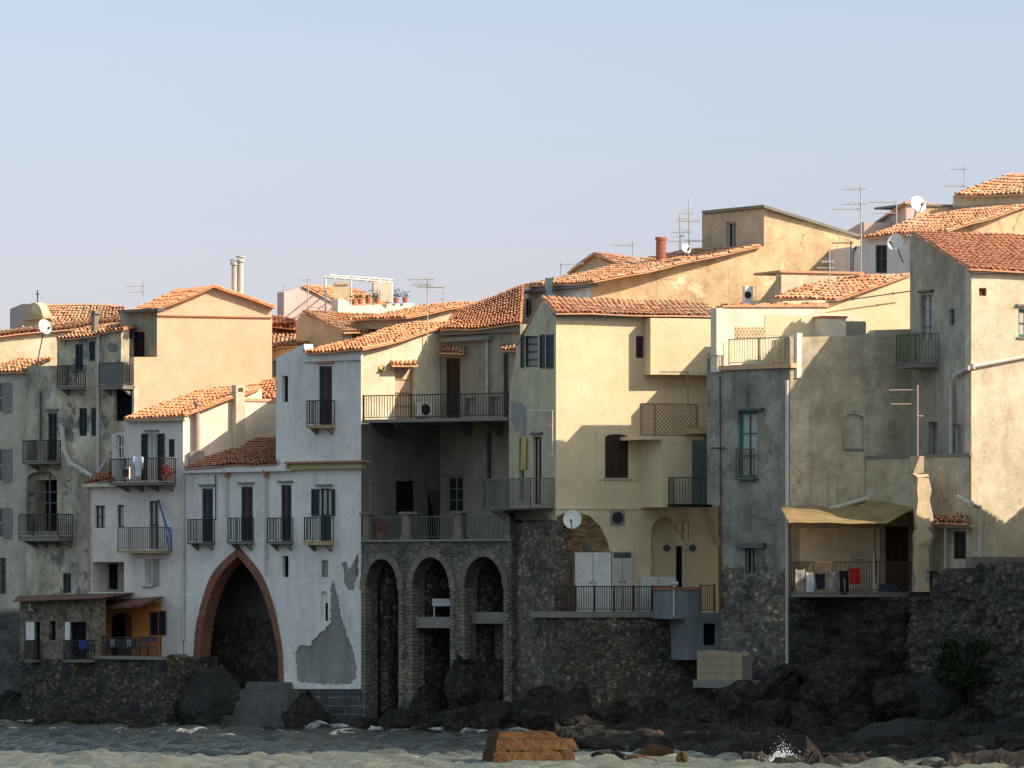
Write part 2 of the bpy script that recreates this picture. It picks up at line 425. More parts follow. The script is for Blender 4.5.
class Facade:
    def __init__(s, house, W, outline, mat, thick=.5, depth=.2, name='wall', n=0.0):
        s.h = house; s.W = W; s.out = outline; s.mat = mat; s.th = thick; s.dp = depth; s.holes = []; s.name = name; s.n = n
    def hole(s, poly, depth=None, back=None):
        s.holes.append((poly, depth or s.dp, back)); return s
    def finish(s, label=None):
        W = s.W; mb = MB()
        rings = [[W.uz(x, y, s.n) for x, y in s.out]]
        for poly, d, b in s.holes: rings.append([W.uz(x, y, s.n) for x, y in poly])
        flat = [q for r in rings for q in r]
        tri = tessellate_polygon([[Vector((u, z, 0)) for u, z in r] for r in rings])
        k = len(mb.v); mb.v += [tuple(W.p(u, z, s.n)) for u, z in flat]
        for a, b, c in tri:
            A, B, C = flat[a], flat[b], flat[c]
            cr = (B[0]-A[0])*(C[1]-A[1]) - (B[1]-A[1])*(C[0]-A[0])
            if abs(cr) < 1e-9: continue
            mb.f.append((k+a, k+b, k+c) if cr > 0 else (k+a, k+c, k+b)); mb.t.append(.5)
        def rim(r, d):
            for i in range(len(r)):
                (u0, z0), (u1, z1) = r[i], r[(i+1) % len(r)]
                mb.poly([W.p(u0, z0, s.n), W.p(u1, z1, s.n), W.p(u1, z1, s.n-d), W.p(u0, z0, s.n-d)], .5)
        rim(rings[0], s.th)
        for r, (poly, d, b) in zip(rings[1:], s.holes): rim(r, d)
        o = mb.build(s.name, s.mat, s.h)
        if label: o['label'] = label
        return o
    # -- openings
    def win(s, x0, x1, y0, y1, style='glass', frame='frame_pale', pane='glass', sh='sh_green', name='window', arched=0, fw=.055, bars=(1, 1), depth=None, lintel=None, sill=None, curtain=None):
        W = s.W
        dep = depth or s.dp
        if arched: s.hole(arch(x0, x1, y0, y0 + arched, y1), dep + .02)
        else: s.hole([(x0, y1), (x0, y0), (x1, y0), (x1, y1)], dep + .02)
        u0, u1, z0, z1 = W.rect(x0, x1, y0, y1, s.n)
        N = s.n
        if style == 'void':
            f = MB()
            f.wb(W, u0+.002, u1-.002, z0+.002, z1-.002, N-dep-.01, N-dep+.02)
            return f.build(name, M['void'], s.h)
        f = MB()
        a, b = N - dep + .01, N - dep + .09
        f.wb(W, u0, u0+fw, z0, z1, a, b); f.wb(W, u1-fw, u1, z0, z1, a, b)
        f.wb(W, u0+fw, u1-fw, z1-fw, z1, a, b); f.wb(W, u0+fw, u1-fw, z0, z0+fw, a, b)
        nv, nh = bars
        for i in range(1, nv+1):
            c = u0 + (u1-u0)*i/(nv+1); f.wb(W, c-.025, c+.025, z0+fw, z1-fw, a, b)
        for i in range(1, nh+1):
            c = z0 + (z1-z0)*i/(nh+1); f.wb(W, u0+fw, u1-fw, c-.02, c+.02, a+.01, b-.01)
        fo = f.build(name, M[frame], s.h)
        p = MB(); p.wb(W, u0+.01, u1-.01, z0+.01, z1-.01, N-dep-.01, N-dep+.03)
        p.build('pane', M[pane], fo)
        if curtain:
            c = MB(); n_ = 7
            for i in range(n_):
                q0 = u0+fw + (u1-u0-2*fw)*i/n_; q1 = q0 + (u1-u0-2*fw)/n_*.5
                c.wb(W, q0, q1, z0+fw, z1-fw, N-dep+.032, N-dep+.045)
            c.build('curtain', M[curtain], fo)
        if style == 'closed':
            for k in (0, 1):
                q = MB(); c = (u0+u1)/2
                l, r = (u0+.015, c-.008) if k == 0 else (c+.008, u1-.015)
                shutter(q, W, l, r, z0+.02, z1-.02, N-.09, N-.035)
                q.build('shutter', M[sh], fo)
        if style in ('open', 'open_left', 'open_right'):
            w = (u1-u0)/2
            if style != 'open_right':
                q = MB(); shutter(q, W, u0-w-.03, u0-.02, z0, z1, N+.02, N+.07); q.build('shutter', M[sh], fo)
            if style != 'open_left':
                q = MB(); shutter(q, W, u1+.02, u1+w+.03, z0, z1, N+.02, N+.07); q.build('shutter', M[sh], fo)
        if lintel:
            q = MB(); q.wb(W, u0-.12, u1+.12, z1+.10, z1+.18, N, N+.12); q.build('lintel', M[lintel], fo)
        if sill:
            q = MB(); q.wb(W, u0-.08, u1+.08, z0-.07, z0-.005, N-.05, N+.08); q.build('sill', M[sill], fo)
        return fo

def shutter(q, W, l, r, z0, z1, n0, n1):
    b = .05
    q.wb(W, l, l+b, z0, z1, n0, n1); q.wb(W, r-b, r, z0, z1, n0, n1)
    q.wb(W, l+b, r-b, z0, z0+b, n0, n1); q.wb(W, l+b, r-b, z1-b, z1, n0, n1)
    m = (z0+z1)/2
    q.wb(W, l+b, r-b, m-b/2, m+b/2, n0, n1)
    z = z0 + b + .02
    while z < z1 - b - .05:
        if abs(z + .02 - m) > .05:
            q.hexa([W.p(l+b, z, n1-.008), W.p(r-b, z, n1-.008), W.p(r-b, z+.012, n0+.01), W.p(l+b, z+.012, n0+.01),
                    W.p(l+b, z+.015, n1-.008), W.p(r-b, z+.015, n1-.008), W.p(r-b, z+.05, n0+.01), W.p(l+b, z+.05, n0+.01)])
        z += .075
    q.wb(W, l+b, r-b, z0+b, z1-b, n0, n0+.006)

def core(house, pts, back, z0, zt, mat, inset=.5, name='body'):
    """solid behind the facades: front line inset, closed by the back vector"""
    g = [P(a, HZ, D).xy for a, D in pts]
    ns = []
    for a, b in zip(g, g[1:]):
        t = (b-a).normalized(); ns.append(Vector((-t.y, t.x)))    # inward
    fr = []
    for i, q in enumerate(g):
        if i == 0: fr.append(q + ns[0]*inset)
        elif i == len(g)-1: fr.append(q + ns[-1]*inset)
        else:
            m = (ns[i-1] + ns[i]); m = m.normalized() / max(.4, m.normalized().dot(ns[i]))
            fr.append(q + m*inset)
    bk = [fr[-1] + Vector(back), fr[0] + Vector(back)]
    ring = fr + bk
    mb = MB(); n = len(ring)
    k = 0; mb.v += [(q.x, q.y, z0) for q in ring] + [(q.x, q.y, zt) for q in ring]
    for i in range(n):
        j = (i+1) % n; mb.f.append((i, j, n+j, n+i)); mb.t.append(.5)
    tri = tessellate_polygon([[Vector((q.x, q.y, 0)) for q in ring]])
    for a, b, c in tri:
        mb.f.append((n+a, n+b, n+c)); mb.t.append(.5)
    return mb.build(name, mat, house)

def tile_roof(parent, eL, eR, rR, rL, mat, tw=.215, th=.38, r=.083, jit=.018, name='roof', thick=.045):
    """barrel tiles laid one by one over a four-cornered slope"""
    eL, eR, rR, rL = map(Vector, (eL, eR, rR, rL))
    nc = max(2, int((eR-eL).length / tw)); nr = max(1, int(((rL-eL).length+(rR-eR).length)/2 / th))
    N = ((eR-eL).cross(rL-eL)).normalized()
    if N.z < 0: N = -N
    def S(a, b):
        q = (eL*(1-a) + eR*a)*(1-b) + (rL*(1-a) + rR*a)*b
        return q + N*(noise.noise(q*.55)*.09 - .10*math.sin(math.pi*max(0, min(1, a)))*math.sin(math.pi*max(0, min(1, b))))
    mb = MB()
    dn = Vector((0, 0, -thick))
    G = 10
    for a in range(G):
        for b in range(G):
            q = [S(a/G, b/G), S((a+1)/G, b/G), S((a+1)/G, (b+1)/G), S(a/G, (b+1)/G)]
            mb.poly(q, .3); mb.poly([c+dn for c in reversed(q)], .3)
    for a in range(G):
        for e in (lambda t: S(t, 0), lambda t: S(t, 1), lambda t: S(0, t), lambda t: S(1, t)):
            p_, q_ = e(a/G), e((a+1)/G); mb.poly([p_+dn, q_+dn, q_, p_], .3)
    rnd = random.Random(int(abs(eL.x*97+eL.z*31)*10))
    for j in range(nr):
        for i in range(nc):
            a = (i+.5)/nc + rnd.uniform(-1, 1)*jit/tw/nc*2
            b0, b1 = (j-.06)/nr, min(1.0, (j+1.0)/nr)
            lift = rnd.uniform(0, jit); slip = rnd.uniform(-.03, .03) if rnd.random() < .85 else rnd.uniform(-.16, .1)
            b0 += slip/nr*1.2 if j > 0 else 0
            if j > 0 and rnd.random() < .006: continue
            p0, p1 = S(a, b0), S(a, b1)
            side = (S(min(1, a+.01), b0) - S(a-.01, b0)).normalized()
            rr = r * rnd.uniform(.93, 1.08)
            k = len(mb.v); t = rnd.random()
            for (p, rad, up) in ((p0, rr*1.12, .032+lift), (p1, rr*.92, .005+lift)):
                for q in range(6):
                    g = math.pi*q/5
                    mb.v.append(tuple(p + side*(-math.cos(g)*rad) + N*(math.sin(g)*rad*.95+up)))
            for q in range(5):
                mb.f.append((k+q, k+q+1, k+7+q, k+6+q)); mb.t.append(t)
            for (p, rad, up) in ((p0 - (p1-p0).normalized()*.001, rr, .032+lift),):
                pass
    return mb.build(name, mat, parent)

def balcony(parent, W, xl, xr, yr, ys, depth, rail='iron', slab='slab', sp=.12, th=.10, br=True, n=0.0, y_under=None, label=None, name='balcony', solid=None, bracket='slab'):
    A = W.n.x < 0
    nf = n + depth
    u0 = W.uz(xl, ys, nf if A else n)[0]; u1 = W.uz(xr, ys, n if A else nf)[0]
    if u1 < u0 + .3: u1 = u0 + .3
    xm = (xl + xr)/2
    zs = W.uz(xm, ys, nf)[1]; zr = W.uz(xm, yr, nf)[1]
    if y_under: th = max(.06, zs - W.uz(xm, y_under, nf)[1])
    mb = MB(); mb.wb(W, u0, u1, zs-th, zs, n-.05, nf)
    mb.wb(W, u0-.03, u1+.03, zs-.035, zs-.004, n, nf+.03)
    b = mb.build(name, M[slab], parent)
    if label: b['label'] = label
    r = MB(); bw = .011
    e = .03
    def run(p0, p1):
        d = (Vector(p1)-Vector(p0)); L = d.length; k = max(1, int(L/sp))
        for z, w in ((zr-.02, .02), (zs+.08, .012)):
            a = Vector((p0[0], p0[1])); q = W
            r.hexa(_bar(W, p0, p1, z-w, z+w, .016))
        for i in range(k+1):
            c = Vector(p0).lerp(Vector(p1), i/k)
            ww = bw*1.6 if i in (0, k) else bw
            zb = zs if i in (0, k) else zs+.08
            r.wb(W, c[0]-ww, c[0]+ww, zb, zr, c[1]-ww, c[1]+ww)
    run((u0+e, nf-e), (u1-e, nf-e))
    if depth > .25:
        run((u0+e, n), (u0+e, nf-e)); run((u1-e, n), (u1-e, nf-e))
    r.build('railing', M[rail], b)
    if solid:
        q = MB(); q.wb(W, u0+e, u1-e, zs+.09, zr-.03, nf-e-.03, nf-e-.02); q.build('panel', M[solid], b)
    if br and depth > .3:
        for f in ((.12, .88) if u1-u0 < 2 else (.06, .35, .65, .94)):
            c = u0 + (u1-u0)*f; q = MB()
            q.hexa([W.p(c-.06, zs-th-.28, n), W.p(c+.06, zs-th-.28, n), W.p(c+.06, zs-th-.28, n-.02), W.p(c-.06, zs-th-.28, n-.02),
                    W.p(c-.06, zs-th, n+depth*.8), W.p(c+.06, zs-th, n+depth*.8), W.p(c+.06, zs-th, n-.02), W.p(c-.06, zs-th, n-.02)])
            q.build('bracket', M[bracket], b)
    return b
def _bar(W, p0, p1, z0, z1, w):
    a, b = Vector(p0), Vector(p1); d = (b-a).normalized(); s = Vector((-d.y, d.x))*w
    c = [a-s, b-s, b+s, a+s]
    return [W.p(q.x, z0, q.y) for q in c] + [W.p(q.x, z1, q.y) for q in c]

def pipe(parent, pts, r, mat='pipe', name='downpipe'):
    mb = MB(); mb.tube(pts, r, 8)
    for p in pts[1:-1]: mb.tube([Vector(p)-Vector((0,0,r*1.2)), Vector(p)+Vector((0,0,r*1.2))], r*1.25, 8)
    a, b = Vector(pts[0]), Vector(pts[-1]); L = (b-a).length
    if L > 2:
        for i in range(1, int(L/1.8)+1):
            q = a.lerp(b, i*1.8/L) if len(pts) == 2 else None
            if q is not None: mb.tube([q-Vector((0,0,.04)), q+Vector((0,0,.04))], r*1.5, 8)
    return mb.build(name, M[mat], parent)

def antenna(label, px, D, yt, yb, booms, mat='metal', mr=.028):
    base = P(px, yb, D)
    t = thing('tv_antenna', label, 'antenna', base, 'tv antennas above the roofs')
    m = MB(); m.tube([base, P(px, yt, D)], mr); m.build('mast', M[mat], t)
    for y, x0, x1, el in booms:
        b = MB(); A, B = P(x0, y, D-.1), P(x1, y, D+.1)
        b.tube([A, B], .022)
        n = 1 if el == 0 else int(abs(x1-x0)/el)
        for i in range(n+1):
            if el == 0: break
            c = A.lerp(B, i/max(1, n)); h = .16 + .10*i/max(1, n)
            b.tube([c - Vector((.02, h, .05)), c + Vector((.02, h, .12))], .009, 4)
        b.build('boom', M[mat], t)
    return t

def dish(label, px, py, D, rpx, face=(.35, -.85, .4), mat='whitepaint', mast=None, back=None):
    c = P(px, py, D); r = rpx*D/F
    t = thing('satellite_dish', label, 'satellite dish', c + Vector((0, 0, -r*1.3)), 'satellite dishes')
    n = Vector(face).normalized(); a = n.cross(Vector((0, 0, 1))).normalized(); b = a.cross(n)
    mb = MB(); K, S_ = 5, 24
    for side in (0, 1):
        k0 = len(mb.v)
        for i in range(K+1):
            q = i/K
            for j in range(S_):
                g = 6.2832*j/S_
                mb.v.append(tuple(c + (a*math.cos(g)*.93 + b*math.sin(g))*r*q + n*(r*.28*q*q - r*.14 - side*.03)))
        for i in range(K):
            for j in range(S_):
                mb.f.append((k0+i*S_+j, k0+i*S_+(j+1) % S_, k0+(i+1)*S_+(j+1) % S_, k0+(i+1)*S_+j)); mb.t.append(.5)
    mb.build('bowl', M[mat], t, True)
    arm = MB(); tip = c + n*r*.95 - b*r*.45
    arm.tube([c - b*r*.98, tip], .02); arm.tube([tip - n*.08, tip + n*.12], .05)
    arm.build('feed_arm', M['iron_grey'], t)
    mt = MB(); q = c - n*r*.15
    dst = Vector(mast) if mast is not None else c + Vector((0, .25, -r*1.3))
    mt.tube([q, Vector((q.x, q.y+.12, q.z-.05)), dst], .03); mt.build('mount', M['iron_grey'], t)
    return t

def house(name, label, px, D, cat='house'):
    q = P(px, HZ, D); return thing(name, label, cat, (q.x, q.y + 1.5, 0))
def trim(parent, W, x0, x1, y0, y1, n0, n1, mat, name):
    mb = MB(); mb.pb(W, x0, x1, y0, y1, n0, n1); return mb.build(name, M[mat], parent)
def verge_roof(h, W, e0, v1, depth_dir, run, mat, **k): pass

# =================================================================== far left pale house
h = house('town_house', 'pale grey house with open grey shutters at the left edge of the photo', 10, 262)
W1 = Wall(-60, 267.6, 27, 264.6)
f = Facade(h, W1, [(-60, 722), (-60, 374), (27, 371), (27, 722)], plaster_over_stone('plaster_left_edge', (.60, .55, .44), (.53, .50, .41), (.22, .21, .19), [(.09, .10, .105), (.13, .135, .135), (.10, .10, .10)], (.11, .11, .11), 4.9, .3, ssc=3))
f.win(-14, 3, 383, 413, 'open_right', sh='sh_grey', pane='glass')
f.win(-14, 3, 449, 482, 'open_right', sh='sh_grey', pane='glass')
f.win(-14, 3, 508, 538, 'open_right', sh='sh_grey', pane='glass')
f.win(-6, 6, 558, 594, 'glass', 'iron_grey', name='door')
f.finish()
core(h, [(-60, 267.6), (27, 264.6)], (-1.5, 8), 0, 15.3, M['pale_left'])
eL, eR = W1.at(-60, 375, .25), W1.at(29, 372, .25)
up = Vector((.9, 3.0, .75))
tile_roof(h, eL, eR, eR + up, eL + up, M['tile_old'])

# =================================================================== old stained house with balconies
h = house('town_house', 'grey-stained old house with dark arched loggia and rusty balconies', 80, 261)
W2 = Wall(26, 264, 134, 259.5)
f = Facade(h, W2, [(26, 722), (26, 378), (27, 366), (57, 366), (57, 338), (98, 335), (98, 331), (121, 329), (121, 386), (134, 386), (134, 722)], M['grey_house'])
f.win(75, 83, 344, 370, 'closed', sh='sh_green', sill='slab')
f.win(89, 95, 341, 361, 'closed', sh='sh_green')
f.win(48, 57, 413, 461, 'closed', sh='sh_green', name='door', lintel='slab')
f.win(79, 87, 408, 436, 'closed', sh='sh_green')
f.win(91, 96, 408, 436, 'closed', sh='sh_green')
f.win(114, 132, 387, 421, 'void', name='doorway')
f.hole(arch(22.5 + 4, 57, 471, 480, 531), 1.2)
f.win(63, 71, 573, 593, 'closed', sh='door_purple')
f.finish()
mb = MB(); u0, u1, z0, z1 = W2.rect(26.5, 57, 470, 532, -1.2)
mb.wb(W2, u0-1.2, u1+.3, z0, z1, -1.3, -1.2); mb.build('loggia_back', M['void'], h)
mb = MB(); mb.pb(W2, 29, 36, 495, 531, -1.19, -.9); mb.build('loggia_screen', M['dark_grey'], h)
mb = MB(); mb.tube([W2.at(50, 472, -.1), W2.at(50, 540, -.1)], .05); mb.tube([W2.at(27, 492, -.1), W2.at(57, 492, -.1)], .03)
mb.tube([W2.at(27, 503, -.1), W2.at(57, 503, -.1)], .03); mb.build('loggia_post', M['iron_grey'], h)
balcony(h, W2, 22, 61, 440, 461, .8, 'iron', 'slab', y_under=464)
balcony(h, W2, 18, 73, 514, 536, .9, 'iron', 'slab', y_under=541, label='balcony in front of the dark loggia')
balcony(h, W2, 57, 86, 365, 386, .6, 'iron', 'slab', y_under=389)
balcony(h, W2, 98, 133, 362, 385, .6, 'iron_grey', 'slab', y_under=389, solid='sh_grey')
core(h, [(26, 264), (134, 259.5)], (-1.5, 7), 0, 14.5, M['grey_house'], inset=1.4)
mb = MB(); mb.pb(W2, 27, 57, 366, 480, -6, -.5); mb.pb(W2, 58, 120, 340, 480, -6, -.5); mb.build('upper_storey', M['grey_house'], h)
pipe(h, [W2.at(98, 336, .1), W2.at(98, 470, .1), W2.at(96, 486, .1)], .06)
pipe(h, [W2.at(40.5, 392, .1), W2.at(40.5, 440, .1)], .04, 'pipe_dark')
pipe(h, [W2.at(61, 427, .05), W2.at(62, 430, .3), W2.at(64, 450, .3), W2.at(70, 463, .3), W2.at(82, 470, .3), W2.at(95, 478, .3)], .10, 'pipe', 'flue_duct')
pipe(h, [W2.at(95, 478, .2), W2.at(106, 461, .2)], .07, 'pipe', 'flue_duct')
eL, eR = W2.at(56, 339, .25), W2.at(99, 335, .25); up = Vector((1.0, 3.6, .62))
tile_roof(h, eL, eR, eR + up, eL + up, M['tile_old'])
eL, eR = W2.at(97, 333, .2), W2.at(124, 330, .2)
tile_roof(h, eL, eR, eR + up, eL + up, M['tile_old'])
mb = MB(); mb.pb(W2, 91, 94.5, 313, 334, -1.6, -1.35); mb.pb(W2, 90.5, 95, 311, 314, -1.65, -1.3); mb.build('chimney', M['slab'], h)

# =================================================================== big peach gable house
h = house('gable_house', 'tall house with a blank sunlit peach gable wall and two flue pipes', 205, 259.5)
WB2 = Wall(134, 259.6, 272, 262)
f = Facade(h, WB2, [(134, 480), (134, 357), (157, 357), (157, 310), (212, 287), (272, 307), (272, 480)], M['peach'])
f.finish()
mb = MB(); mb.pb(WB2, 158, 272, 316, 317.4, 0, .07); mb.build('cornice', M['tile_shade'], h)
D157 = 259.6 + 2.4 * 23 / 138
WR2 = Wall(120, 262.2, 157, D157)
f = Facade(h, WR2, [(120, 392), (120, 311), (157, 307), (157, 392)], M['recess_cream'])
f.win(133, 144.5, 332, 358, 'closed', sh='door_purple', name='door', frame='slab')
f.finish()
mb = MB(); mb.pb(WR2, 119, 158, 309, 312, 0, .35); mb.build('gutter', M['iron_grey'], h)
core(h, [(134, 259.6), (272, 262)], (-2.6, 6.5), 0, 13.5, M['peach'])
mb = MB(); q = [WB2.at(160, 318, -.5), WB2.at(272, 318, -.5)]; bk = Vector((-2.6, 6.5, 0))
a, b = q; zz = 10
mb.hexa([Vector((a.x, a.y, zz)), Vector((b.x, b.y, zz)), Vector((b.x, b.y, zz))+bk, Vector((a.x, a.y, zz))+bk, a, b, b+bk, a+bk]); mb.build('upper_storey', M['peach'], h)
bk = Vector((-2.9, 7.2, 0)); fw = Vector((.12, -.3, 0))
e, rdg, e2 = WB2.at(152, 312, 0)+fw, WB2.at(212, 286, 0)+fw, WB2.at(273, 307.5, 0)+fw
tile_roof(h, e + bk*.6, e, rdg, rdg + bk*.6, M['tile_new'])
tile_roof(h, e2, e2 + bk*.6, rdg + bk*.6, rdg, M['tile_new'])
for x, yt, yb in ((234.5, 265, 293), (240.5, 262, 296)):
    mb = MB(); c = P(x, yb, 262.5); d = P(x, yt, 262.5)
    mb.tube([c, d], .13, 12); mb.tube([d, d + Vector((0, 0, .12))], .19, 12); mb.tube([d + Vector((0,0,.2)), d + Vector((0, 0, .25))], .2, 12)
    for g in range(4): mb.tube([d + Vector((math.cos(g*1.57)*.12, math.sin(g*1.57)*.12, .1)), d + Vector((math.cos(g*1.57)*.12, math.sin(g*1.57)*.12, .22))], .015, 4)
    mb.build('flue', M['pipe'], h)

# =================================================================== pinkish white house with laundry balcony
h = house('white_house', 'pinkish white house with orange porch and laundry on its upper balcony', 134, 257.5)
W3 = Wall(85, 259.2, 183, 255.5)
f = Facade(h, W3, [(88, 712), (88, 486), (112, 484), (112, 434), (125, 432), (125, 420), (183, 416), (183, 712)], M['pinkish'])
f.win(116, 123.5, 435, 459, 'glass', 'whitepaint')
f.win(148, 157, 434, 480, 'glass', 'whitepaint', name='door', pane='glass_pale', bars=(1, 1), lintel='slab')
f.win(168.5, 174.5, 439, 457, 'closed', sh='sh_green')
f.win(95, 105, 505.5, 528, 'glass', 'door_purple', pane='glass_pale')
f.win(117, 124, 505, 527, 'glass', 'door_purple', pane='glass_pale', bars=(0, 0))
f.win(149, 159, 501, 549, 'glass', 'door_purple', name='door', pane='glass_pale', bars=(1, 1))
f.win(145, 152, 559, 586, 'glass', 'whitepaint', pane='glass_pale', bars=(0, 0), sill='slab')
f.hole([(92, 592), (92, 562), (124, 562), (124, 592)], .9)
f.finish()
mb = MB(); mb.pb(W3, 88, 126, 560, 594, -1.0, -.9); mb.build('recess_back', M['recess_cream'], h)
mb = MB(); mb.pb(W3, 109, 117, 564, 589, -.9, -.86); mb.build('window', M['void'], h)
for x0, x1 in ((141.5, 147.5), (157.5, 164)):
    q = MB(); u0, u1, z0, z1 = W3.rect(x0, x1, 433.5, 480, .05); shutter(q, W3, u0, u1, z0, z1, .02, .07); q.build('shutter', M['sh_green'], h)
q = MB(); q.pb(W3, 152.5, 158, 559, 586, .02, .06); q.build('shutter', M['sh_grey'], h)
core(h, [(88, 259.1), (183, 255.5)], (-1.8, 6), 0, 9.5, M['pinkish'], inset=1.05)
mb = MB(); mb.pb(W3, 126, 183, 421, 500, -2.5, -.5); mb.build('upper_storey', M['pinkish'], h)
balcony(h, W3, 109, 176, 458, 482, 1.0, 'iron', 'slab', y_under=485, br=True)
balcony(h, W3, 117, 171, 527, 550, .8, 'iron_grey', 'slab_ochre', y_under=553, br=False)
pipe(h, [W3.at(183.4, 470, .08), W3.at(183.4, 640, .08)], .05)
pipe(h, [W3.at(88.6, 488, .08), W3.at(88.6, 592, .08)], .05, 'pipe_pink')
mb = MB(); mb.pb(W3, 82, 115, 483.5, 487, -.3, .3); mb.build('cornice', M['band_cream'], h)
eL, eR = W3.at(84, 483, .2), W3.at(113, 480, .2); up = Vector((.6, 1.6, .45))
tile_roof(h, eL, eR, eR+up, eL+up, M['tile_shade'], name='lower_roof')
mb = MB(); mb.pb(W3, 124, 184, 416.5, 421, 0, .3); mb.build('cornice', M['band_cream'], h)
W3B = Wall(183, 255.5, 276, 258.3)
f = Facade(h, W3B, [(183, 500), (183, 417), (240, 396), (246, 401), (277, 401), (277, 500)], M['white_bright'])
f.finish()
mb = MB(); mb.pb(W3B, 244, 277, 398.5, 401.5, -.4, .06); mb.build('coping', M['tile_old'], h)
mb = MB(); mb.pb(W3B, 244, 262, 389, 398.5, -.7, -.1); mb.build('parapet', M['white_bright'], h)
eL, eR = W3.at(124, 419, .35), W3.at(185, 415.5, .35)
rR = W3B.at(262, 387, .1); up = rR - eR
tile_roof(h, eL, eR, rR, eL + up, M['tile_new'])
eR2 = W3B.at(262, 387, -.8) ; r2 = W3B.at(285, 378, -1.2); r2L = P(228, 385, 262)
tile_roof(h, P(200, 393, 259.5), P(285, 401, 259.3), P(285, 377, 262), P(236, 386, 262.4), M['tile_new'], name='upper_roof')
# chimneys
mb = MB(); c, d = W3B.at(197, 452, .2), W3B.at(197, 405, .2); mb.tube([c, d], .11, 12); mb.tube([d, d+Vector((0,0,.1))], .17, 12); mb.tube([d+Vector((0,0,.2)), d+Vector((0,0,.28))], .12, 12)
q = W3B.at(197, 462, .2); mb.box(q.x-.3, q.x+.3, q.y-.25, q.y+.25, q.z-.5, c.z+.02); mb.build('flue', M['pipe_pink'], h)
mb = MB(); mb.pb(W3B, 236, 245, 392, 456, 0, .35)
u0, u1, z0, z1 = W3B.rect(236, 245, 385, 393, .35); mb.wb(W3B, u0, u0+.09, z0, z1, .0, .35); mb.wb(W3B, u1-.09, u1, z0, z1, 0, .35); mb.wb(W3B, u0+.09, u1-.09, z1-.12, z1, 0, .35)
mb.build('chimney', M['band_cream'], h)
# orange porch
pw = Facade(h, W3, [(96, 660), (96, 604), (161, 602), (161, 660)], M['orange_wall'], thick=.05, depth=.04, name='porch_wall', n=.06)
pw.win(111, 132, 613, 659, 'void', arched=8, name='doorway')
pw.win(151, 158, 612, 635, 'glass', 'iron', bars=(0, 0))
pw.finish()
q = MB(); q.pb(W3, 159, 165, 611, 635, .1, .14); q.build('shutter', M['iron'], h)
q = MB(); q.pb(W3, 125, 131, 614, 659, .08, .12); q.build('door', M['door_rust'], h)
mb = MB(); a, b = W3.at(93, 604, .1), W3.at(163, 598.5, .1); o = Vector((-.9, -1.5, -.35)); t_ = Vector((0, 0, .1))
mb.hexa([a, a+o, b+o, b, a+t_, a+o+t_, b+o+t_, b+t_]); mb.build('porch_roof', M['red_sheet'], h)
# quay-side plinth and terrace
WP = Wall(21, 257.9, 163, 251.9)
f = Facade(h, WP, [(22, 735), (22, 660), (163, 657), (163, 735)], M['stone_small'], thick=3.2, name='plinth')
f.finish()
mb = MB(); a, b = WP.at(22, 659.5, -.02), WP.at(163, 656.6, -.02); o = Vector((1.2, 4.2, 0))
mb.poly([a, b, b+o, a+o], .4); mb.build('terrace_floor', M['slab'], h)
mb = MB(); mb.pb(WP, 92, 163, 656, 659.5, -.1, .12); mb.build('kerb', M['slab'], h)
balcony(h, WP, 96, 161, 637, 657.5, .02, 'iron', 'slab', br=False, n=-.2, th=.05, name='terrace_railing')
f = Facade(h, Wall(159, 254.3, 186, 253.2), [(159, 712), (159, 664), (162, 657), (172, 654), (178, 659), (179, 680), (184, 683), (184, 712)], plain('ochre_rubble', (.16, .12, .07), .95, var=.5), thick=.8, name='buttress')
f.hole(arch(165, 176, 668, 676, 690), .3); f.finish()

# =================================================================== stone lean-to
h = house('stone_cottage', 'low rubble stone house with thin reddish sheet roof beside the orange porch', 58, 257)
WS = Wall(20, 258.2, 97, 254.6)
f = Facade(h, WS, [(20, 662), (20, 600), (97, 597), (97, 662)], stone('cottage_stone', [(.20, .17, .11), (.28, .24, .17), (.12, .11, .09), (.30, .27, .20)], (.22, .20, .16), scale=3.6))
f.win(34, 40, 622, 659, 'void', name='doorway'); f.win(49, 55.5, 621, 640, 'void')
f.win(69, 86, 622, 659, 'void', name='doorway'); f.finish()
q = MB(); q.pb(WS, 26, 34, 622, 640, .005, .05); q.build('shutter', M['whitepaint'], h)
q = MB(); q.pb(WS, 65, 69.5, 622, 640, .005, .05); q.build('shutter', M['whitepaint'], h)
core(h, [(20, 258.2), (97, 254.6)], (-.25, 1.4), 2, 5.3, M['stone'], inset=.3)
mb = MB(); a, b = WS.at(13, 602, .7), WS.at(101, 598.5, .5); a2, b2 = WS.at(18, 597, -2.2), WS.at(134, 593.5, -3)
t_ = Vector((0, 0, .05)); mb.hexa([a, b, b2, a2, a+t_, b+t_, b2+t_, a2+t_]); mb.build('roof', M['red_sheet'], h)
balcony(h, WS, 24, 42, 641, 660, .5, 'iron', 'slab', br=False); balcony(h, WS, 63, 95, 640, 660, .5, 'iron', 'slab', br=False)
pipe(h, [WS.at(33, 601, .1), WS.at(30, 605, .2), WS.at(30, 609, .2), WS.at(34, 611, .1)], .05, 'pipe', 'vent_pipe')

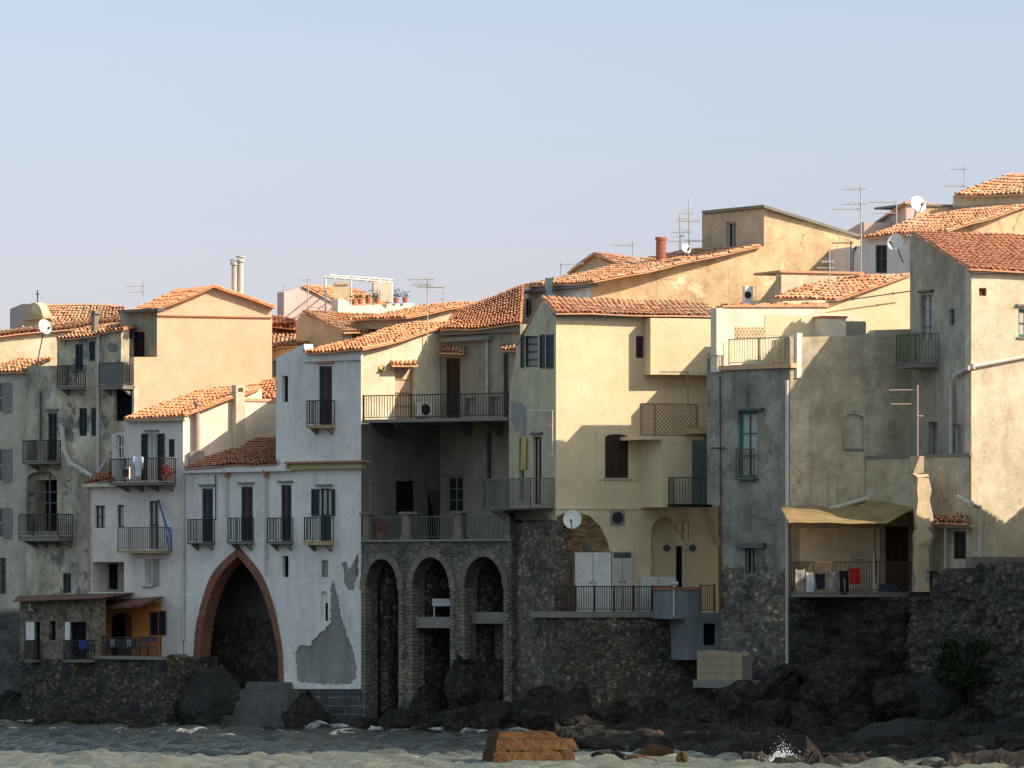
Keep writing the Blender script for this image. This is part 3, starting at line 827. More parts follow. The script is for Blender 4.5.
# =================================================================== white house with pointed arch
h = house('white_house', 'white house with a tall pointed brick arch and three narrow purple doors', 230, 252.5)
W4 = Wall(183, 255.5, 361, 247.5)
def smoothc(P_, k=4):
    """rounded curve through the given points, with a kink kept at the apex"""
    out = []; n = len(P_); ap = min(range(n), key=lambda i: P_[i][1])
    for i in range(n-1):
        p0 = P_[i-1] if i > 0 and i != ap else P_[i]; p3 = P_[i+2] if i+2 < n and i+1 != ap else P_[i+1]
        for q in range(k):
            t = q/k; out.append(tuple(.5*((2*P_[i][c]) + (-p0[c]+P_[i+1][c])*t + (2*p0[c]-5*P_[i][c]+4*P_[i+1][c]-p3[c])*t*t + (-p0[c]+3*P_[i][c]-3*P_[i+1][c]+p3[c])*t**3) for c in (0, 1)))
    out.append(P_[-1]); return out
ARI = [(281, 700), (279, 655), (273.5, 625), (265.5, 597), (254.5, 575), (238, 556), (220, 575), (209, 600), (202.5, 630), (200, 660), (200, 668)]
f = Facade(h, W4, [(184, 735), (184, 470), (292, 463), (292, 735), (281, 735)] + smoothc(ARI) + [(194, 668), (194, 700), (193, 735)], M['white'], thick=.3)
f.win(202, 213, 488.5, 542, 'closed', sh='door_purple', name='door', lintel='slab', frame='door_purple')
f.win(241, 252.8, 486.5, 541.5, 'closed', sh='door_purple', name='door', lintel='slab', frame='door_purple')
f.win(281, 291.5, 485, 541, 'closed', sh='door_purple', name='door', lintel='slab', frame='door_purple')
f.win(282, 288.5, 556, 577, 'void', name='niche')
f.finish()
def arch_ring(parent, W, inner, outer, n0, n1, mat, per=2, name='arch_ring'):
    mb = MB()
    for i in range(len(inner)-1):
        for k in range(per):
            def L(r, t): return (r[i][0]*(1-t)+r[i+1][0]*t, r[i][1]*(1-t)+r[i+1][1]*t)
            g = .006
            a, b = k/per + g, (k+1)/per - g
            c = [W.uz(*L(inner, a)), W.uz(*L(inner, b)), W.uz(*L(outer, b)), W.uz(*L(outer, a))]
            e = random.uniform(-.015, .015)
            mb.hexa([W.p(u, z, n1+e) for u, z in c] + [W.p(u, z, n0) for u, z in c])
    return mb.build(name, M[mat], parent)
ARO = [(285.5, 700), (284.5, 655), (280, 625), (273, 597), (261, 570), (238, 546), (213, 570), (201, 600), (194.5, 630), (192.5, 660), (192.5, 668)]
ARJ = [(x+(-.5 if x > 238 else .5), y+.4) for x, y in ARI]
arch_ring(h, W4, smoothc(ARJ), smoothc([(x+(-1.5 if x > 238 else 1.5), y+1) for x, y in ARO]), -.55, .05, 'brick_arch', 3)
core(h, [(183, 255.5), (292, 250.6)], (-.6, 5), 7.2, 10.4, M['white'], inset=.3)
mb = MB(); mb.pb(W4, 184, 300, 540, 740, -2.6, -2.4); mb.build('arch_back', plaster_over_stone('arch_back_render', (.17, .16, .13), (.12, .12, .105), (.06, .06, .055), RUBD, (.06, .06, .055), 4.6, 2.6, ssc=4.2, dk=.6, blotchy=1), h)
for x0, x1, dp in ((187, 215, .5), (227, 254, .5), (266.5, 293.5, .5)):
    balcony(h, W4, x0, x1, 519 if x0 < 200 else 517.5, 542 if x0 < 200 else 541, dp, 'iron', 'slab', y_under=544, br=True)
for x in (226.3, 265.5):
    pipe(h, [W4.at(x, 471, .1), W4.at(x, 517 if x < 240 else 575, .1)], .05)
    q = MB(); a = W4.at(x, 475, .14); q.hexa([a+Vector(v) for v in ((-.06,-.06,-.1),(.06,-.06,-.1),(.06,.06,-.1),(-.06,.06,-.1),(-.13,-.1,.22),(.13,-.1,.22),(.13,.1,.22),(-.13,.1,.22))]); q.build('hopper', M['terracotta'], h)
pipe(h, [W4.at(215.5, 475, .06), W4.at(215.5, 520, .06)], .025, 'iron_grey')
mb = MB(); mb.pb(W4, 183, 290, 465.5, 472, -.2, .25); mb.build('cornice', M['white'], h)
eL, eR = W4.at(184, 468, .32), W4.at(277, 463.5, .32)
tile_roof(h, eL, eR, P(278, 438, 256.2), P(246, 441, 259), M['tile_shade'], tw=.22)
mb = MB(); q = W4.at(243, 700, .2); 
# stepped masonry buttress under the arch
for i, (x0, x1, y0, y1, n1) in enumerate(((222, 292, 716, 740, 1.5), (236, 290, 702, 718, 1.15), (240, 288, 690, 704, .8), (247, 284, 682, 692, .45))):
    u0, u1, z0, z1 = W4.rect(x0, x1, y0, y1, n1)
    d = .12; mb.hexa([W4.p(u0-d, z0, n1+d), W4.p(u1+d, z0, n1+d), W4.p(u1+d, z0, -1.9), W4.p(u0-d, z0, -1.9), W4.p(u0, z1, n1), W4.p(u1, z1, n1), W4.p(u1, z1, -1.9), W4.p(u0, z1, -1.9)])
mb.build('arch_buttress', plaster('buttress_concrete', (.115, .12, .115), (.075, .08, .08), (.035, .04, .04), dk=.7, blotchy=1), h)

# =================================================================== tall white house
h = house('white_house', 'tall white house with one green-shuttered window and large patches of bare grey render', 320, 249)
gl = M['white_peel']
f = Facade(h, W4, [(292, 690), (292, 463.5), (276, 464), (276, 358), (304, 344), (305, 352), (361, 350), (361, 690)], gl)
f.win(282, 288, 376, 402, 'void', name='slit_window')
f.win(319, 332, 366, 425, 'closed', sh='door_purple', name='door', frame='door_purple', lintel='tile_shade')
f.win(319.5, 331, 488.5, 541, 'glass', 'sh_green', pane='glass_pale', name='door', lintel='slab', bars=(1, 1))
f.hole(arch(320.5, 328, 591, 595, 621), .12); f.win(322, 328, 560, 577, 'glass', 'slab', pane='sh_grey', bars=(0, 0), depth=.08)
def torn(pts):
    out = []
    for i in range(len(pts)):
        a, b = pts[i], pts[(i+1) % len(pts)]
        m = max(3, int(math.hypot(a[0]-b[0], a[1]-b[1])/1.1))
        for k in range(m):
            t = k/m; x, y = a[0]*(1-t)+b[0]*t, a[1]*(1-t)+b[1]*t
            out.append((x + noise.fractal(Vector((x*.35, y*.35, 1)), .6, 2.1, 5)*1.6, y + noise.fractal(Vector((x*.35, y*.35, 9)), .6, 2.1, 5)*1.6))
    return out
f.hole(torn([(295, 652), (300, 645), (310, 646), (318, 634), (325, 629), (329.8, 623), (330.2, 600), (330, 586), (333, 580), (337, 592), (341, 616), (346, 632), (353.5, 650), (357, 667), (356, 678), (349, 685), (320, 685), (297, 681)]), .05)
f.hole(torn([(342, 563), (346, 561), (348.5, 571), (352, 565), (358, 553), (358.5, 571), (356, 581), (353, 591), (347.5, 590), (344, 582)]), .05)
f.finish()
q = MB(); q.pb(W4, 320.5, 328, 591, 621, -.16, -.11); q.build('niche_back', gl, h)
q = MB(); q.pb(W4, 325.6, 327.6, 603, 621, -.112, -.09); q.build('slit_window', M['void'], h)
for x0, x1 in ((311.5, 319), (331.5, 334.5)):
    q = MB(); u0, u1, z0, z1 = W4.rect(x0, x1, 489, 516, .05); shutter(q, W4, u0, u1, z0, z1, .02, .07); q.build('shutter', M['sh_green'], h)
q = MB(); q.pb(W4, 320, 331, 515, 541, -.10, -.06); q.build('door_leaf', M['sh_green'], h)
def patch(parent, W, pts, mat, n=.012, name='bare_render'):
    """an area where the outer coat has come off: thin-edged sheet following its torn outline"""
    r = random.Random(5); out = []
    for i in range(len(pts)):
        a, b = pts[i], pts[(i+1) % len(pts)]
        m = max(3, int(math.hypot(a[0]-b[0], a[1]-b[1])/1.1))
        for k in range(m):
            t = k/m; x, y = a[0]*(1-t)+b[0]*t, a[1]*(1-t)+b[1]*t
            out.append((x + noise.fractal(Vector((x*.35, y*.35, 1)), .6, 2.1, 5)*1.5 + r.uniform(-.25, .25), y + noise.fractal(Vector((x*.35, y*.35, 9)), .6, 2.1, 5)*1.5 + r.uniform(-.25, .25)))
    f = Facade(parent, W, out, mat, thick=.02, name=name, n=n); return f.finish()
bare = plaster('bare_grey_render', (.33, .33, .31), (.25, .25, .24), (.15, .15, .14), dk=.6, blotchy=.8, cracks=.4)
q = MB(); q.pb(W4, 293, 360, 622.5, 688, -.12, -.045); q.pb(W4, 329.8, 360, 576, 622.5, -.12, -.046); q.pb(W4, 340, 360.5, 550, 575.9, -.12, -.045)
q.build('bare_render', bare, h)
core(h, [(276, 251.4), (361, 247.5)], (0, 6.5), 10.2, 14.6, gl)
core(h, [(294, 250.6), (361, 247.5)], (1.2, 5), 0, 10.3, gl, name='lower_body')
balcony(h, W4, 306, 335, 400, 425, .5, 'iron', 'slab_ochre', y_under=428)
balcony(h, W4, 303.5, 334, 517, 541, .5, 'iron', 'slab_ochre', y_under=545)
mb = MB(); mb.pb(W4, 284, 363, 461, 463, 0, .42); mb.build('cornice_tiles', M['tile_shade'], h)
mb = MB(); mb.pb(W4, 286, 361, 463.2, 469, 0, .25); mb.build('cornice', M['slab_ochre'], h)
mb = MB(); mb.pb(W4, 303, 361, 352, 361, 0, .12); mb.build('eaves_band', gl, h)
# plinth of big dark blocks
mb = MB()
rr = random.Random(3)
for j in range(5):
    y0, y1 = 689 + j*8.6, 689 + (j+1)*8.6 - .9
    x = 287 + (j % 2)*5
    while x < 361:
        w = rr.uniform(9, 13); mb.pb(W4, x, min(361, x+w-.8), y0, y1, -.4, .12 + rr.uniform(0, .04)); x += w
mb.build('plinth_blocks', M['block'], h)
mb = MB(); mb.pb(W4, 286, 361, 689.5, 731, -.5, .105); mb.build('plinth_mortar', M['mortar'], h)

# =================================================================== house with galleries and arcade
h = house('arcade_house', 'long house with orange roof and upper gallery above three tall stone arches', 440, 247)
WB6 = Wall(361, 247.5, 440, 250.6); WA6 = Wall(440, 250.6, 520, 246.4)
f = Facade(h, WB6, [(361.2, 421), (361.2, 351), (443.5, 329), (440, 421)], M['ochre_old'] if False else M['cream_lit'])
f.win(395, 414, 366, 419, 'glass', 'wood', pane='door_pink', name='door', bars=(0, 3)); f.finish()
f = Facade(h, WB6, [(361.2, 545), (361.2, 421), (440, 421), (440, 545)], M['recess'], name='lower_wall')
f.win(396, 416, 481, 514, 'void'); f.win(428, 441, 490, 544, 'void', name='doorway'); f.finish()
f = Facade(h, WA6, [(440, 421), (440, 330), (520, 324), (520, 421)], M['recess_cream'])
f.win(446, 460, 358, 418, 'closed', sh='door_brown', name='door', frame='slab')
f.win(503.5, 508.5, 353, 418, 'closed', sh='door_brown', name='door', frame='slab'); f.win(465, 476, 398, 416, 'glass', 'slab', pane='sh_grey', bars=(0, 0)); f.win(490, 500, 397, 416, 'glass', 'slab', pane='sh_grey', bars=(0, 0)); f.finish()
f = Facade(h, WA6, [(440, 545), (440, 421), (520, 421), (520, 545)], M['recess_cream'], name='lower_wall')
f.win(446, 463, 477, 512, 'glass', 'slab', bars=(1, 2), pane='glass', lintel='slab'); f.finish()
mb = MB(); mb.pb(WA6, 440, 520, 327, 333.5, 0, .2); mb.build('eaves_band', M['slab'], h)
mb = MB(); mb.pb(WA6, 440, 488, 337, 341, 0, .3); mb.build('cornice', M['slab'], h)
core(h, [(361.3, 247.5), (440, 250.6), (520, 246.4)], (-1, 7), 5, 15.6, M['recess'], inset=.3)
pipe(h, [WA6.at(487, 340, .1), WA6.at(487, 417, .1)], .05); pipe(h, [WA6.at(488.5, 432, .1), WA6.at(488.5, 482, .1)], .07, 'pipe_dark')
for W_, x0, x1, y0 in ((WB6, 392, 418, 364), (WA6, 440, 463, 351.5), (WA6, 500, 520, 349)):
    eL, eR = W_.at(x0, y0+2, .55), W_.at(x1, y0+2, .55); rL, rR = W_.at(x0+(3 if W_ is WA6 else -2), y0-3, 0), W_.at(x1+(3 if W_ is WA6 else -2), y0-3, 0)
    tile_roof(h, eL, eR, rR, rL, M['tile_old'], th=.3, name='door_canopy')
# roof slopes
eL, eR = W4.at(303, 353.5, .35), W4.at(363, 350.5, .35)
vr = WB6.at(446, 327, .15); up = vr - eR
tile_roof(h, eL, eR, vr + up*.25, eL + up*1.25, M['tile_new'])
eL, eR = WA6.at(440, 331, .4), WA6.at(522, 324, .4)
tile_roof(h, eL, eR, P(524, 284, 252), P(456, 312, 256), M['tile_new'])
# upper gallery floor
WG = Wall(361.5, 247.2, 508, 243.4)
mb = MB(); zt = WG.at(430, 418.5)[2]; zb = zt - .13
pl = [WG.p(0.01, 0, 0), WG.p(WG.L, 0, 0), WA6.at(519, 500, .01), WA6.at(440.2, 500, .01)]
mb.hexa([Vector((p.x, p.y, zb)) for p in pl] + [Vector((p.x, p.y, zt)) for p in pl]); g = mb.build('gallery', M['slab'], h)
def railing(parent, W, u0, u1, zs, zr, mat, sp=.13, n=0, post=2.2, name='railing'):
    r = MB(); k = int((u1-u0)/sp)
    r.wb(W, u0, u1, zr-.04, zr, n-.025, n+.025); r.wb(W, u0, u1, zs+.07, zs+.1, n-.015, n+.015)
    for i in range(k+1):
        c = u0 + (u1-u0)*i/k; r.wb(W, c-.011, c+.011, zs+.07, zr, n-.011, n+.011)
    m = max(1, int((u1-u0)/post))
    for i in range(m+1):
        c = u0 + (u1-u0)*i/m; r.wb(W, c-.03, c+.03, zs, zr+.02, n-.03, n+.03)
    return r.build(name, M[mat], parent)
railing(g, WG, .05, WG.L-.05, zt, WG.at(430, 394)[2], 'iron', n=-.08)
for x in (368, 395, 447, 478, 500):
    mb = MB(); u, _ = WG.uz(x, 420); mb.hexa([WG.p(u-.05, zb-.6, -1.6), WG.p(u+.05, zb-.6, -1.6), WG.p(u+.05, zb-.6, -1.8), WG.p(u-.05, zb-.6, -1.8), WG.p(u-.05, zb-.005, -.1), WG.p(u+.05, zb-.005, -.1), WG.p(u+.05, zb-.005, -1.9), WG.p(u-.05, zb-.005, -1.9)]); mb.build('bracket', M['iron_grey'], g)
# terrace floor and arcade
WC = Wall(361, 247.3, 512, 241.9)
f = Facade(h, WC, [(361.5, 745), (361.5, 541.5), (511.5, 539), (511.5, 745)], M['arcade'], thick=.75, depth=.75, name='arcade_wall')
AR = [(365.5, 398.5, 559, 590), (412.5, 450, 557, 588), (464.5, 503.5, 556.5, 588)]
for x0, x1, yt, ys in AR: f.hole(arch(x0, x1, yt, ys, 742, 12), .75)
f.finish()
for x0, x1, yt, ys in AR:
    inn = arch(x0, x1, yt, ys, 655, 12); out = arch(x0-5.5, x1+5.5, yt-6.5, ys, 655, 12)
    arch_ring(h, WC, inn[1:-1], out[1:-1], -.5, .06, 'vouss', 2)
    # quoins of the piers
    mb = MB(); mq = MB(); y = ys
    rq = random.Random(int(x0))
    while y < 690:
        hh = rq.uniform(3.2, 4.6)
        for s_, xa in ((-1, x0), (1, x1)):
            w = rq.uniform(3, 6)
            a, b = (xa-w, xa) if s_ < 0 else (xa, xa+w)
            a = max(a, 361.6)
            (mb if s_ < 0 else mq).pb(WC, a, b, y+.35, y+hh-.35, -.3, .04+rq.uniform(0, .03))
        y += hh
    mb.build('quoins', M['vouss'], h); mq.build('quoins', M['vouss'], h)
mb = MB(); pl = [WC.p(.01, 0, -.02), WC.p(WC.L-.05, 0, -.02), WA6.at(519, 500, .01), WA6.at(440.2, 500, .01)]
z1 = WC.at(430, 541)[2]; mb.hexa([Vector((p.x, p.y, z1-.4)) for p in pl] + [Vector((p.x, p.y, z1)) for p in pl]); mb.build('terrace_floor', M['slab'], h)
mb = MB(); u0, u1, _, _ = WC.rect(361.5, 511, 540, 542, .1); mb.wb(WC, u0, u1, z1-.02, z1+.07, -.3, .1); mb.build('terrace_edge', M['slab'], h)
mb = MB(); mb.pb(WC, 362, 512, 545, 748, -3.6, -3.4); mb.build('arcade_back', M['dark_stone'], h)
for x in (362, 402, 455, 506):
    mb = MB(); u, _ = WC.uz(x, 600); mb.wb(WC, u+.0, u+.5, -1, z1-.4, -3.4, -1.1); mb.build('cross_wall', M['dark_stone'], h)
zr = WC.at(430, 514)[2]
xs = [(362, 369.5), (401, 410), (453, 462), (505.5, 511)]
for x0, x1 in xs:
    mb = MB(); u0, u1, _, _ = WC.rect(x0, x1, 520, 540, 0); mb.wb(WC, u0+.06, u1-.06, z1+.07, zr, -.35, .02); mb.wb(WC, u0-.06, u1+.06, zr, zr+.1, -.42, .1); mb.wb(WC, u0, u1, z1+.07, z1+.25, -.38, .06)
    mb.build('pillar', M['vouss'], h)
for (a, b), (c, d) in zip(xs, xs[1:]):
    u0, u1 = WC.uz(b, 520)[0], WC.uz(c, 520)[0]
    railing(h, WC, u0, u1, z1+.07, zr-.08, 'iron_grey', n=-.15, post=3)
mb = MB(); mb.pb(WC, 413, 451, 617, 628, -3.3, -.15); mb.build('arch_floor', M['slab'], h)
mb = MB(); mb.pb(WC, 465, 504.5, 612, 623.5, -3.3, -.5); mb.build('arch_floor', M['slab'], h)
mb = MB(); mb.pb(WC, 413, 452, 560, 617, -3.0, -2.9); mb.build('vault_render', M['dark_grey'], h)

# =================================================================== yellow house
h = house('yellow_house', 'tall yellow house on the corner with a lattice balcony on its sunlit face', 600, 242)
WA7 = Wall(509, 243.3, 556, 240); WB7 = Wall(556, 240, 719, 242.65)
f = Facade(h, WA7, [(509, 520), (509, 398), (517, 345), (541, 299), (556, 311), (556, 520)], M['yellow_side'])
f.win(523.5, 538, 336, 367, 'glass', 'sh_green', pane='sh_grey', bars=(0, 3)); 
f.win(519, 524, 438, 501, 'void', name='doorway'); f.win(533.5, 541.5, 437, 504, 'glass', 'iron', pane='glass', curtain='door_pink', name='door', lintel='iron_grey', bars=(1, 0))
f.finish()
for x0, x1, n1 in ((520.5, 523, .06), (539.5, 544, .3), (546, 552.5, .06)):
    q = MB(); u0, u1, z0, z1 = WA7.rect(x0, x1, 334.5, 368, .05); shutter(q, WA7, u0, u1, z0, z1, .015, .06); q.build('shutter', M['sh_green'], h)
q = MB(); q.pb(WA7, 541, 546, 336, 366, .005, .014); q.build('shutter_board', M['frame_pale'], h)
patch(h, WA7, [(511, 402), (521, 401), (526, 409), (527, 425), (524, 438), (520, 436), (519, 428), (514, 431), (511, 420)], M['sh_grey'])
def awcloth(x0, x1, y0, y1, W_, n, mat, name, parent):
    mb = MB(); nx, ny = 10, 8; k = 0
    u0, u1, z0, z1 = W_.rect(x0, x1, y0, y1, n)
    for j in range(ny+1):
        for i in range(nx+1):
            a, b = i/nx, j/ny; mb.v.append(tuple(W_.p(u0+(u1-u0)*a, z1+(z0-z1)*b, n + .05*math.sin(a*14)*(.4+b))))
    for j in range(ny):
        for i in range(nx):
            q = j*(nx+1)+i; mb.f.append((q, q+1, q+nx+2, q+nx+1)); mb.t.append(.5)
    return mb.build(name, M[mat], parent, True)
M['curtain_yellow'] = plain('curtain_yellow', (.50, .38, .14), .9)
awcloth(521.5, 527, 437, 470, WA7, .03, 'curtain_yellow', 'door_curtain', h)
balcony(h, WA7, 483.5, 554, 478, 507.5, 1.1, 'iron_grey', 'iron_grey', y_under=509.5, br=False, sp=.11)
mb = MB()
for i in range(13):
    c = WA7.uz(513, 509, 0)[0] + i*(WA7.L)/12.5
    mb.hexa([WA7.p(c-.03, 0, .02)+Vector((0,0,WA7.at(530,526,0)[2])), WA7.p(c+.03, 0, .02)+Vector((0,0,WA7.at(530,526,0)[2])), WA7.p(c+.03, 0, .0)+Vector((0,0,WA7.at(530,526,0)[2])), WA7.p(c-.03, 0, .0)+Vector((0,0,WA7.at(530,526,0)[2])),
             WA7.p(c-.03, 0, 1.05)+Vector((0,0,WA7.at(530,510,1)[2])), WA7.p(c+.03, 0, 1.05)+Vector((0,0,WA7.at(530,510,1)[2])), WA7.p(c+.03, 0, .97)+Vector((0,0,WA7.at(530,510,1)[2])), WA7.p(c-.03, 0, .97)+Vector((0,0,WA7.at(530,510,1)[2]))])
mb.build('balcony_struts', M['iron'], h)
# clothes poles on the weathered side
mb = MB(); mb.tube([WA7.at(527, 411, .5), WA7.at(553, 411, .15)], .03); mb.tube([WA7.at(552.5, 411, .12), WA7.at(552.5, 456, .12)], .028); mb.tube([WA7.at(532, 426, .4), WA7.at(552, 426, .15)], .025)
mb.tube([WA7.at(550, 455.5, .3), WA7.at(556, 455.5, 0)], .02); mb.build('clothes_poles', M['frame_pale'], h)
# sunlit face
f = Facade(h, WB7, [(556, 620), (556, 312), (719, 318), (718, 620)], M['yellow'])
f.win(605, 628.5, 434, 478, 'closed', sh='door_brown', frame='door_brown', arched=4, sill='band_cream')
f.win(651.5, 657, 450, 468, 'glass', 'door_purple', bars=(0, 0))
f.win(636, 648, 336, 358, 'closed', sh='door_brown')
f.win(690.5, 718, 434, 504, 'glass', 'turquoise', pane='turquoise', name='door', bars=(1, 0))
f.hole(arch(651, 678, 517, 534, 589), .45)
f.finish()
mb = MB(); mb.pb(WB7, 640, 690, 510, 592, -.62, -.45); mb.build('niche_back', M['yellow'], h)
core(h, [(509, 243.3), (556, 240), (719, 242.65)], (.35, 3.4), 3, 16.2, M['yellow'], inset=.62)
# window surround
mb = MB(); mb.pb(WB7, 596, 605, 432, 480, 0, .03); mb.pb(WB7, 628.8, 638, 432, 480, 0, .03); mb.pb(WB7, 605, 628.8, 479, 480.5, 0, .04); mb.build('window_surround', M['yellow'], h)
mb = MB(); mb.pb(WB7, 556.5, 646, 508, 509.3, 0, .05); mb.build('string_course', M['yellow'], h)
# overhanging box
WX = Wall(650.5, 240.75, 719, 241.87)
f = Facade(h, WX, [(650.5, 374.5), (650.5, 318), (719, 319), (719, 374.5)], M['yellow'], thick=.8, name='oriel_wall'); f.finish()
mb = MB(); a = WX.at(650.5, 374.5); u0, u1 = .0, WX.L; 
mb.wb(WX, .01, WX.L, a.z, WX.at(680, 319)[2], -1.0, -.79); mb.wb(WX, .01, WX.L, a.z+.005, a.z+.1, -.8, -.005); mb.build('oriel_floor', M['yellow'], h)
# lattice balcony
WL = WB7.__class__(641, 239.2, 697, 240.1)
mb = MB(); a, b = WL.at(641, 436), WL.at(700, 436); zt = a.z
q0 = Vector((WB7.n.x, WB7.n.y, 0)); dpt = (Vector((WB7.o.x, WB7.o.y, 0)) - Vector((a.x, a.y, 0))).dot(-q0)
mb.wb(WL, -.05, WL.L+.3, zt-.14, zt, -2.4, .06); lb = mb.build('lattice_balcony', M['yellow'], h)
mb = MB(); zr = WL.at(668, 405)[2]; H_ = zr - zt
L = WL.L
for s_ in (1, -1):
    c = -H_
    while c < L:
        p0, p1 = (c, 0), (c+H_, H_)
        a0, a1 = max(c, 0), min(c+H_, L)
        if a1 > a0:
            z0, z1 = a0-c, a1-c
            if s_ < 0: z0, z1 = H_-z0, H_-z1
            mb.tube([WL.p(a0, zt+z0, .01*s_), WL.p(a1, zt+z1, .01*s_)], .016, 4)
        c += .17
for u in (0, L*.25, L): mb.wb(WL, u-.04, u+.04, zt, zr+.03, -.04, .04)
mb.wb(WL, 0, L, zr, zr+.06, -.03, .03); mb.wb(WL, 0, L, zt+.01, zt+.06, -.03, .03)
mb.build('lattice', M['wood'], lb)
# bump-out below lattice
WE = Wall(662, 239.4, 692, 239.9)
f = Facade(h, WE, [(662, 507), (662, 439), (692, 439), (692, 507)], M['yellow'], thick=2.2, name='bay_wall'); f.finish()
mb = MB(); a = WE.at(662, 507); mb.wb(WE, .01, WE.L-.01, a.z, a.z+.06, -2.1, -.01); mb.build('bay_floor', M['yellow'], h)
balcony(h, WE, 668, 712, 477, 504, .55, 'iron_grey', 'iron', y_under=507, br=False, n=.02)
mb = MB(); a, b, c_, d_ = WE.at(684, 434, .6), WE.at(710, 434, .6), WE.at(708, 427, -.3), WE.at(685, 427, -.3); t_ = Vector((0, 0, .05))
mb.hexa([a, b, c_, d_, a+t_, b+t_, c_+t_, d_+t_]); mb.build('awning', M['awning'], h)
# alcove of exposed brick
ALC = [(557, 612), (557, 516), (566, 512.5), (578, 512.5), (590, 516), (600, 526), (607, 540), (611, 556), (611, 612)]
f = Facade(h, WB7, ALC, stone('alcove_brick', [(.26, .14, .08), (.34, .21, .11), (.22, .12, .08), (.30, .18, .10)], (.25, .18, .11), scale=2.4, squash=2.4, warp=.08), thick=.03, name='brick_alcove', n=.02); f.finish()
mb = MB(); mb.pb(WB7, 610, 625, 509.8, 525.5, 0, .03); mb.build('vent_plate', M['sh_grey'], h)
mb = MB(); a = WB7.at(617.3, 517.5, .03); mb.tube([a, a+Vector((WB7.n.x, WB7.n.y, 0))*.12], .22, 20); mb.build('vent', M['iron'], h)
for x, y in ((666, 548), (692, 548), (585.5, 547.5)):
    mb = MB(); nn = Vector((WB7.n.x, WB7.n.y, 0)); a = WB7.at(x, y, -.44 if x == 666 else .02); mb.tube([a, a+nn*.12], .13, 16); mb.tube([a+nn*.12, a+nn*.15], .09, 12); mb.build('wall_lamp', M['iron_grey'], h)
mb = MB(); mb.pb(WB7, 676.5, 683, 546, 590, .01, .05); mb.build('narrow_door', M['void'], h)
# eaves and roof
mb = MB(); mb.pb(WB7, 556, 719, 313.5, 317, .0, .35); mb.build('gutter', M['iron_grey'], h)
eL, eR = WB7.at(556.5, 312.5, .45), WB7.at(720, 317.5, .45)
rL = WA7.at(541, 297.5, .05); rR = rL + (eR-eL)
tile_roof(h, eL, eR, rR, rL, M['tile_old'], th=.4)
s2 = WA7.at(516, 345, .05)
tile_roof(h, s2 + (eR-eL)*.9, s2, rL, rL + (eR-eL)*.9, M['tile_old'])
pipe(h, [WB7.at(706, 320, .4), WB7.at(707.5, 366, .25)], .07); pipe(h, [WB7.at(702, 323, .2), WB7.at(706, 320, .4)], .05)
pipe(h, [WB7.at(707, 507, .1), WB7.at(720, 545, .1)], .05)

# stone terrace block in front of the yellow house
h = house('sea_terrace', 'rubble stone terrace under the yellow house with iron railing along its edge', 610, 240, 'terrace')
WSA = Wall(503, 243.2, 560, 238.6); WSB = Wall(560, 238.6, 704, 240.9)
f = Facade(h, WSA, [(510, 745), (510, 519), (515, 524), (556, 520), (556, 612), (560, 614), (560, 745)], M['stone'], name='side_wall'); f.finish()
f = Facade(h, WSB, [(560, 745), (560, 616), (697, 616), (697, 745)], M['stone'], name='sea_wall'); f.finish()
mb = MB(); mb.pb(WSB, 552, 675, 611.5, 617.5, -2.2, .12); sl = mb.build('terrace_slab', M['slab'], h)
u0, u1 = WSB.uz(556, 600, 0)[0], WSB.uz(672, 600, 0)[0]; zs = WSB.at(610, 611.5, .1)[2]
railing(h, WSB, u0, u1, zs, WSB.at(610, 586, 0)[2], 'iron', n=-.02, post=.78, sp=.1)
core(h, [(510, 242.6), (560, 238.6), (704, 240.9)], (-1, 1.6), -1, 4.8, M['stone'], inset=.4)
for x0, x1, y0, y1, mt, nm in ((575, 611, 552.5, 611, 'whitepaint', 'store_cupboard'), (612, 632.5, 551, 611, 'frame_pale', 'store_cupboard'), (641, 676, 577, 611, 'whitepaint', 'low_cupboard')):
    W_ = WB7.__class__(560, 239.7, 704, 242.0)
    mb = MB(); u0, u1, z0, z1 = W_.rect(x0, x1, y0, y1, 0)
    z0 = zs
    mb.wb(W_, u0, u1, z0, z1, -.5, 0); o = mb.build(nm, M[mt]); tag(o, {575: 'wide white double-door cupboard against the brick alcove', 612: 'narrow cream cupboard with dark top vent beside the white cupboard', 641: 'low white cupboard beside the arched niche'}[x0], 'cupboard')
    q = MB(); m = (u0+u1)/2
    for c in ((m,) if x0 != 575 else (m, )):
        q.wb(W_, c-.012, c+.012, z0, z1-.05, .001, .006)
    for s_ in (-.1, .1): q.wb(W_, m+s_-.03, m+s_+.03, (z0+z1)/2-.06, (z0+z1)/2, .001, .03)
    if x0 == 612: q.wb(W_, u0+.06, u1-.06, z1-.28, z1-.05, .001, .01)
    q.build('door_detail', M['iron_grey'], o)
# ladder
t = thing('ladder', 'white metal ladder with hooped top beside the arched niche', 'ladder', WB7.at(686, 611, .3))
mb = MB()
for x in (682.5, 688.5): mb.tube([WB7.at(x, 600, .25), WB7.at(x, 538, .25)], .022)
for i in range(11): mb.tube([WB7.at(682.5, 598-i*5.4, .25), WB7.at(688.5, 598-i*5.4, .25)], .014)
mb.build('rungs', M['frame_pale'], t)
mb = MB(); mb.tube([WB7.at(682.5, 540, .25), WB7.at(681, 534, .4), WB7.at(676.5, 531, .7), WB7.at(676.5, 522, .8), WB7.at(679, 519.5, .7), WB7.at(683, 522, .5), WB7.at(683, 532, .4), WB7.at(683, 540, .25)], .018)
mb.tube([WB7.at(688.5, 540, .25), WB7.at(688.5, 523, .4), WB7.at(686, 519.5, .6), WB7.at(682.5, 523, .5), WB7.at(682, 528, .4), WB7.at(683, 534, .3)], .018); mb.build('hoop', M['iron_grey'], t)
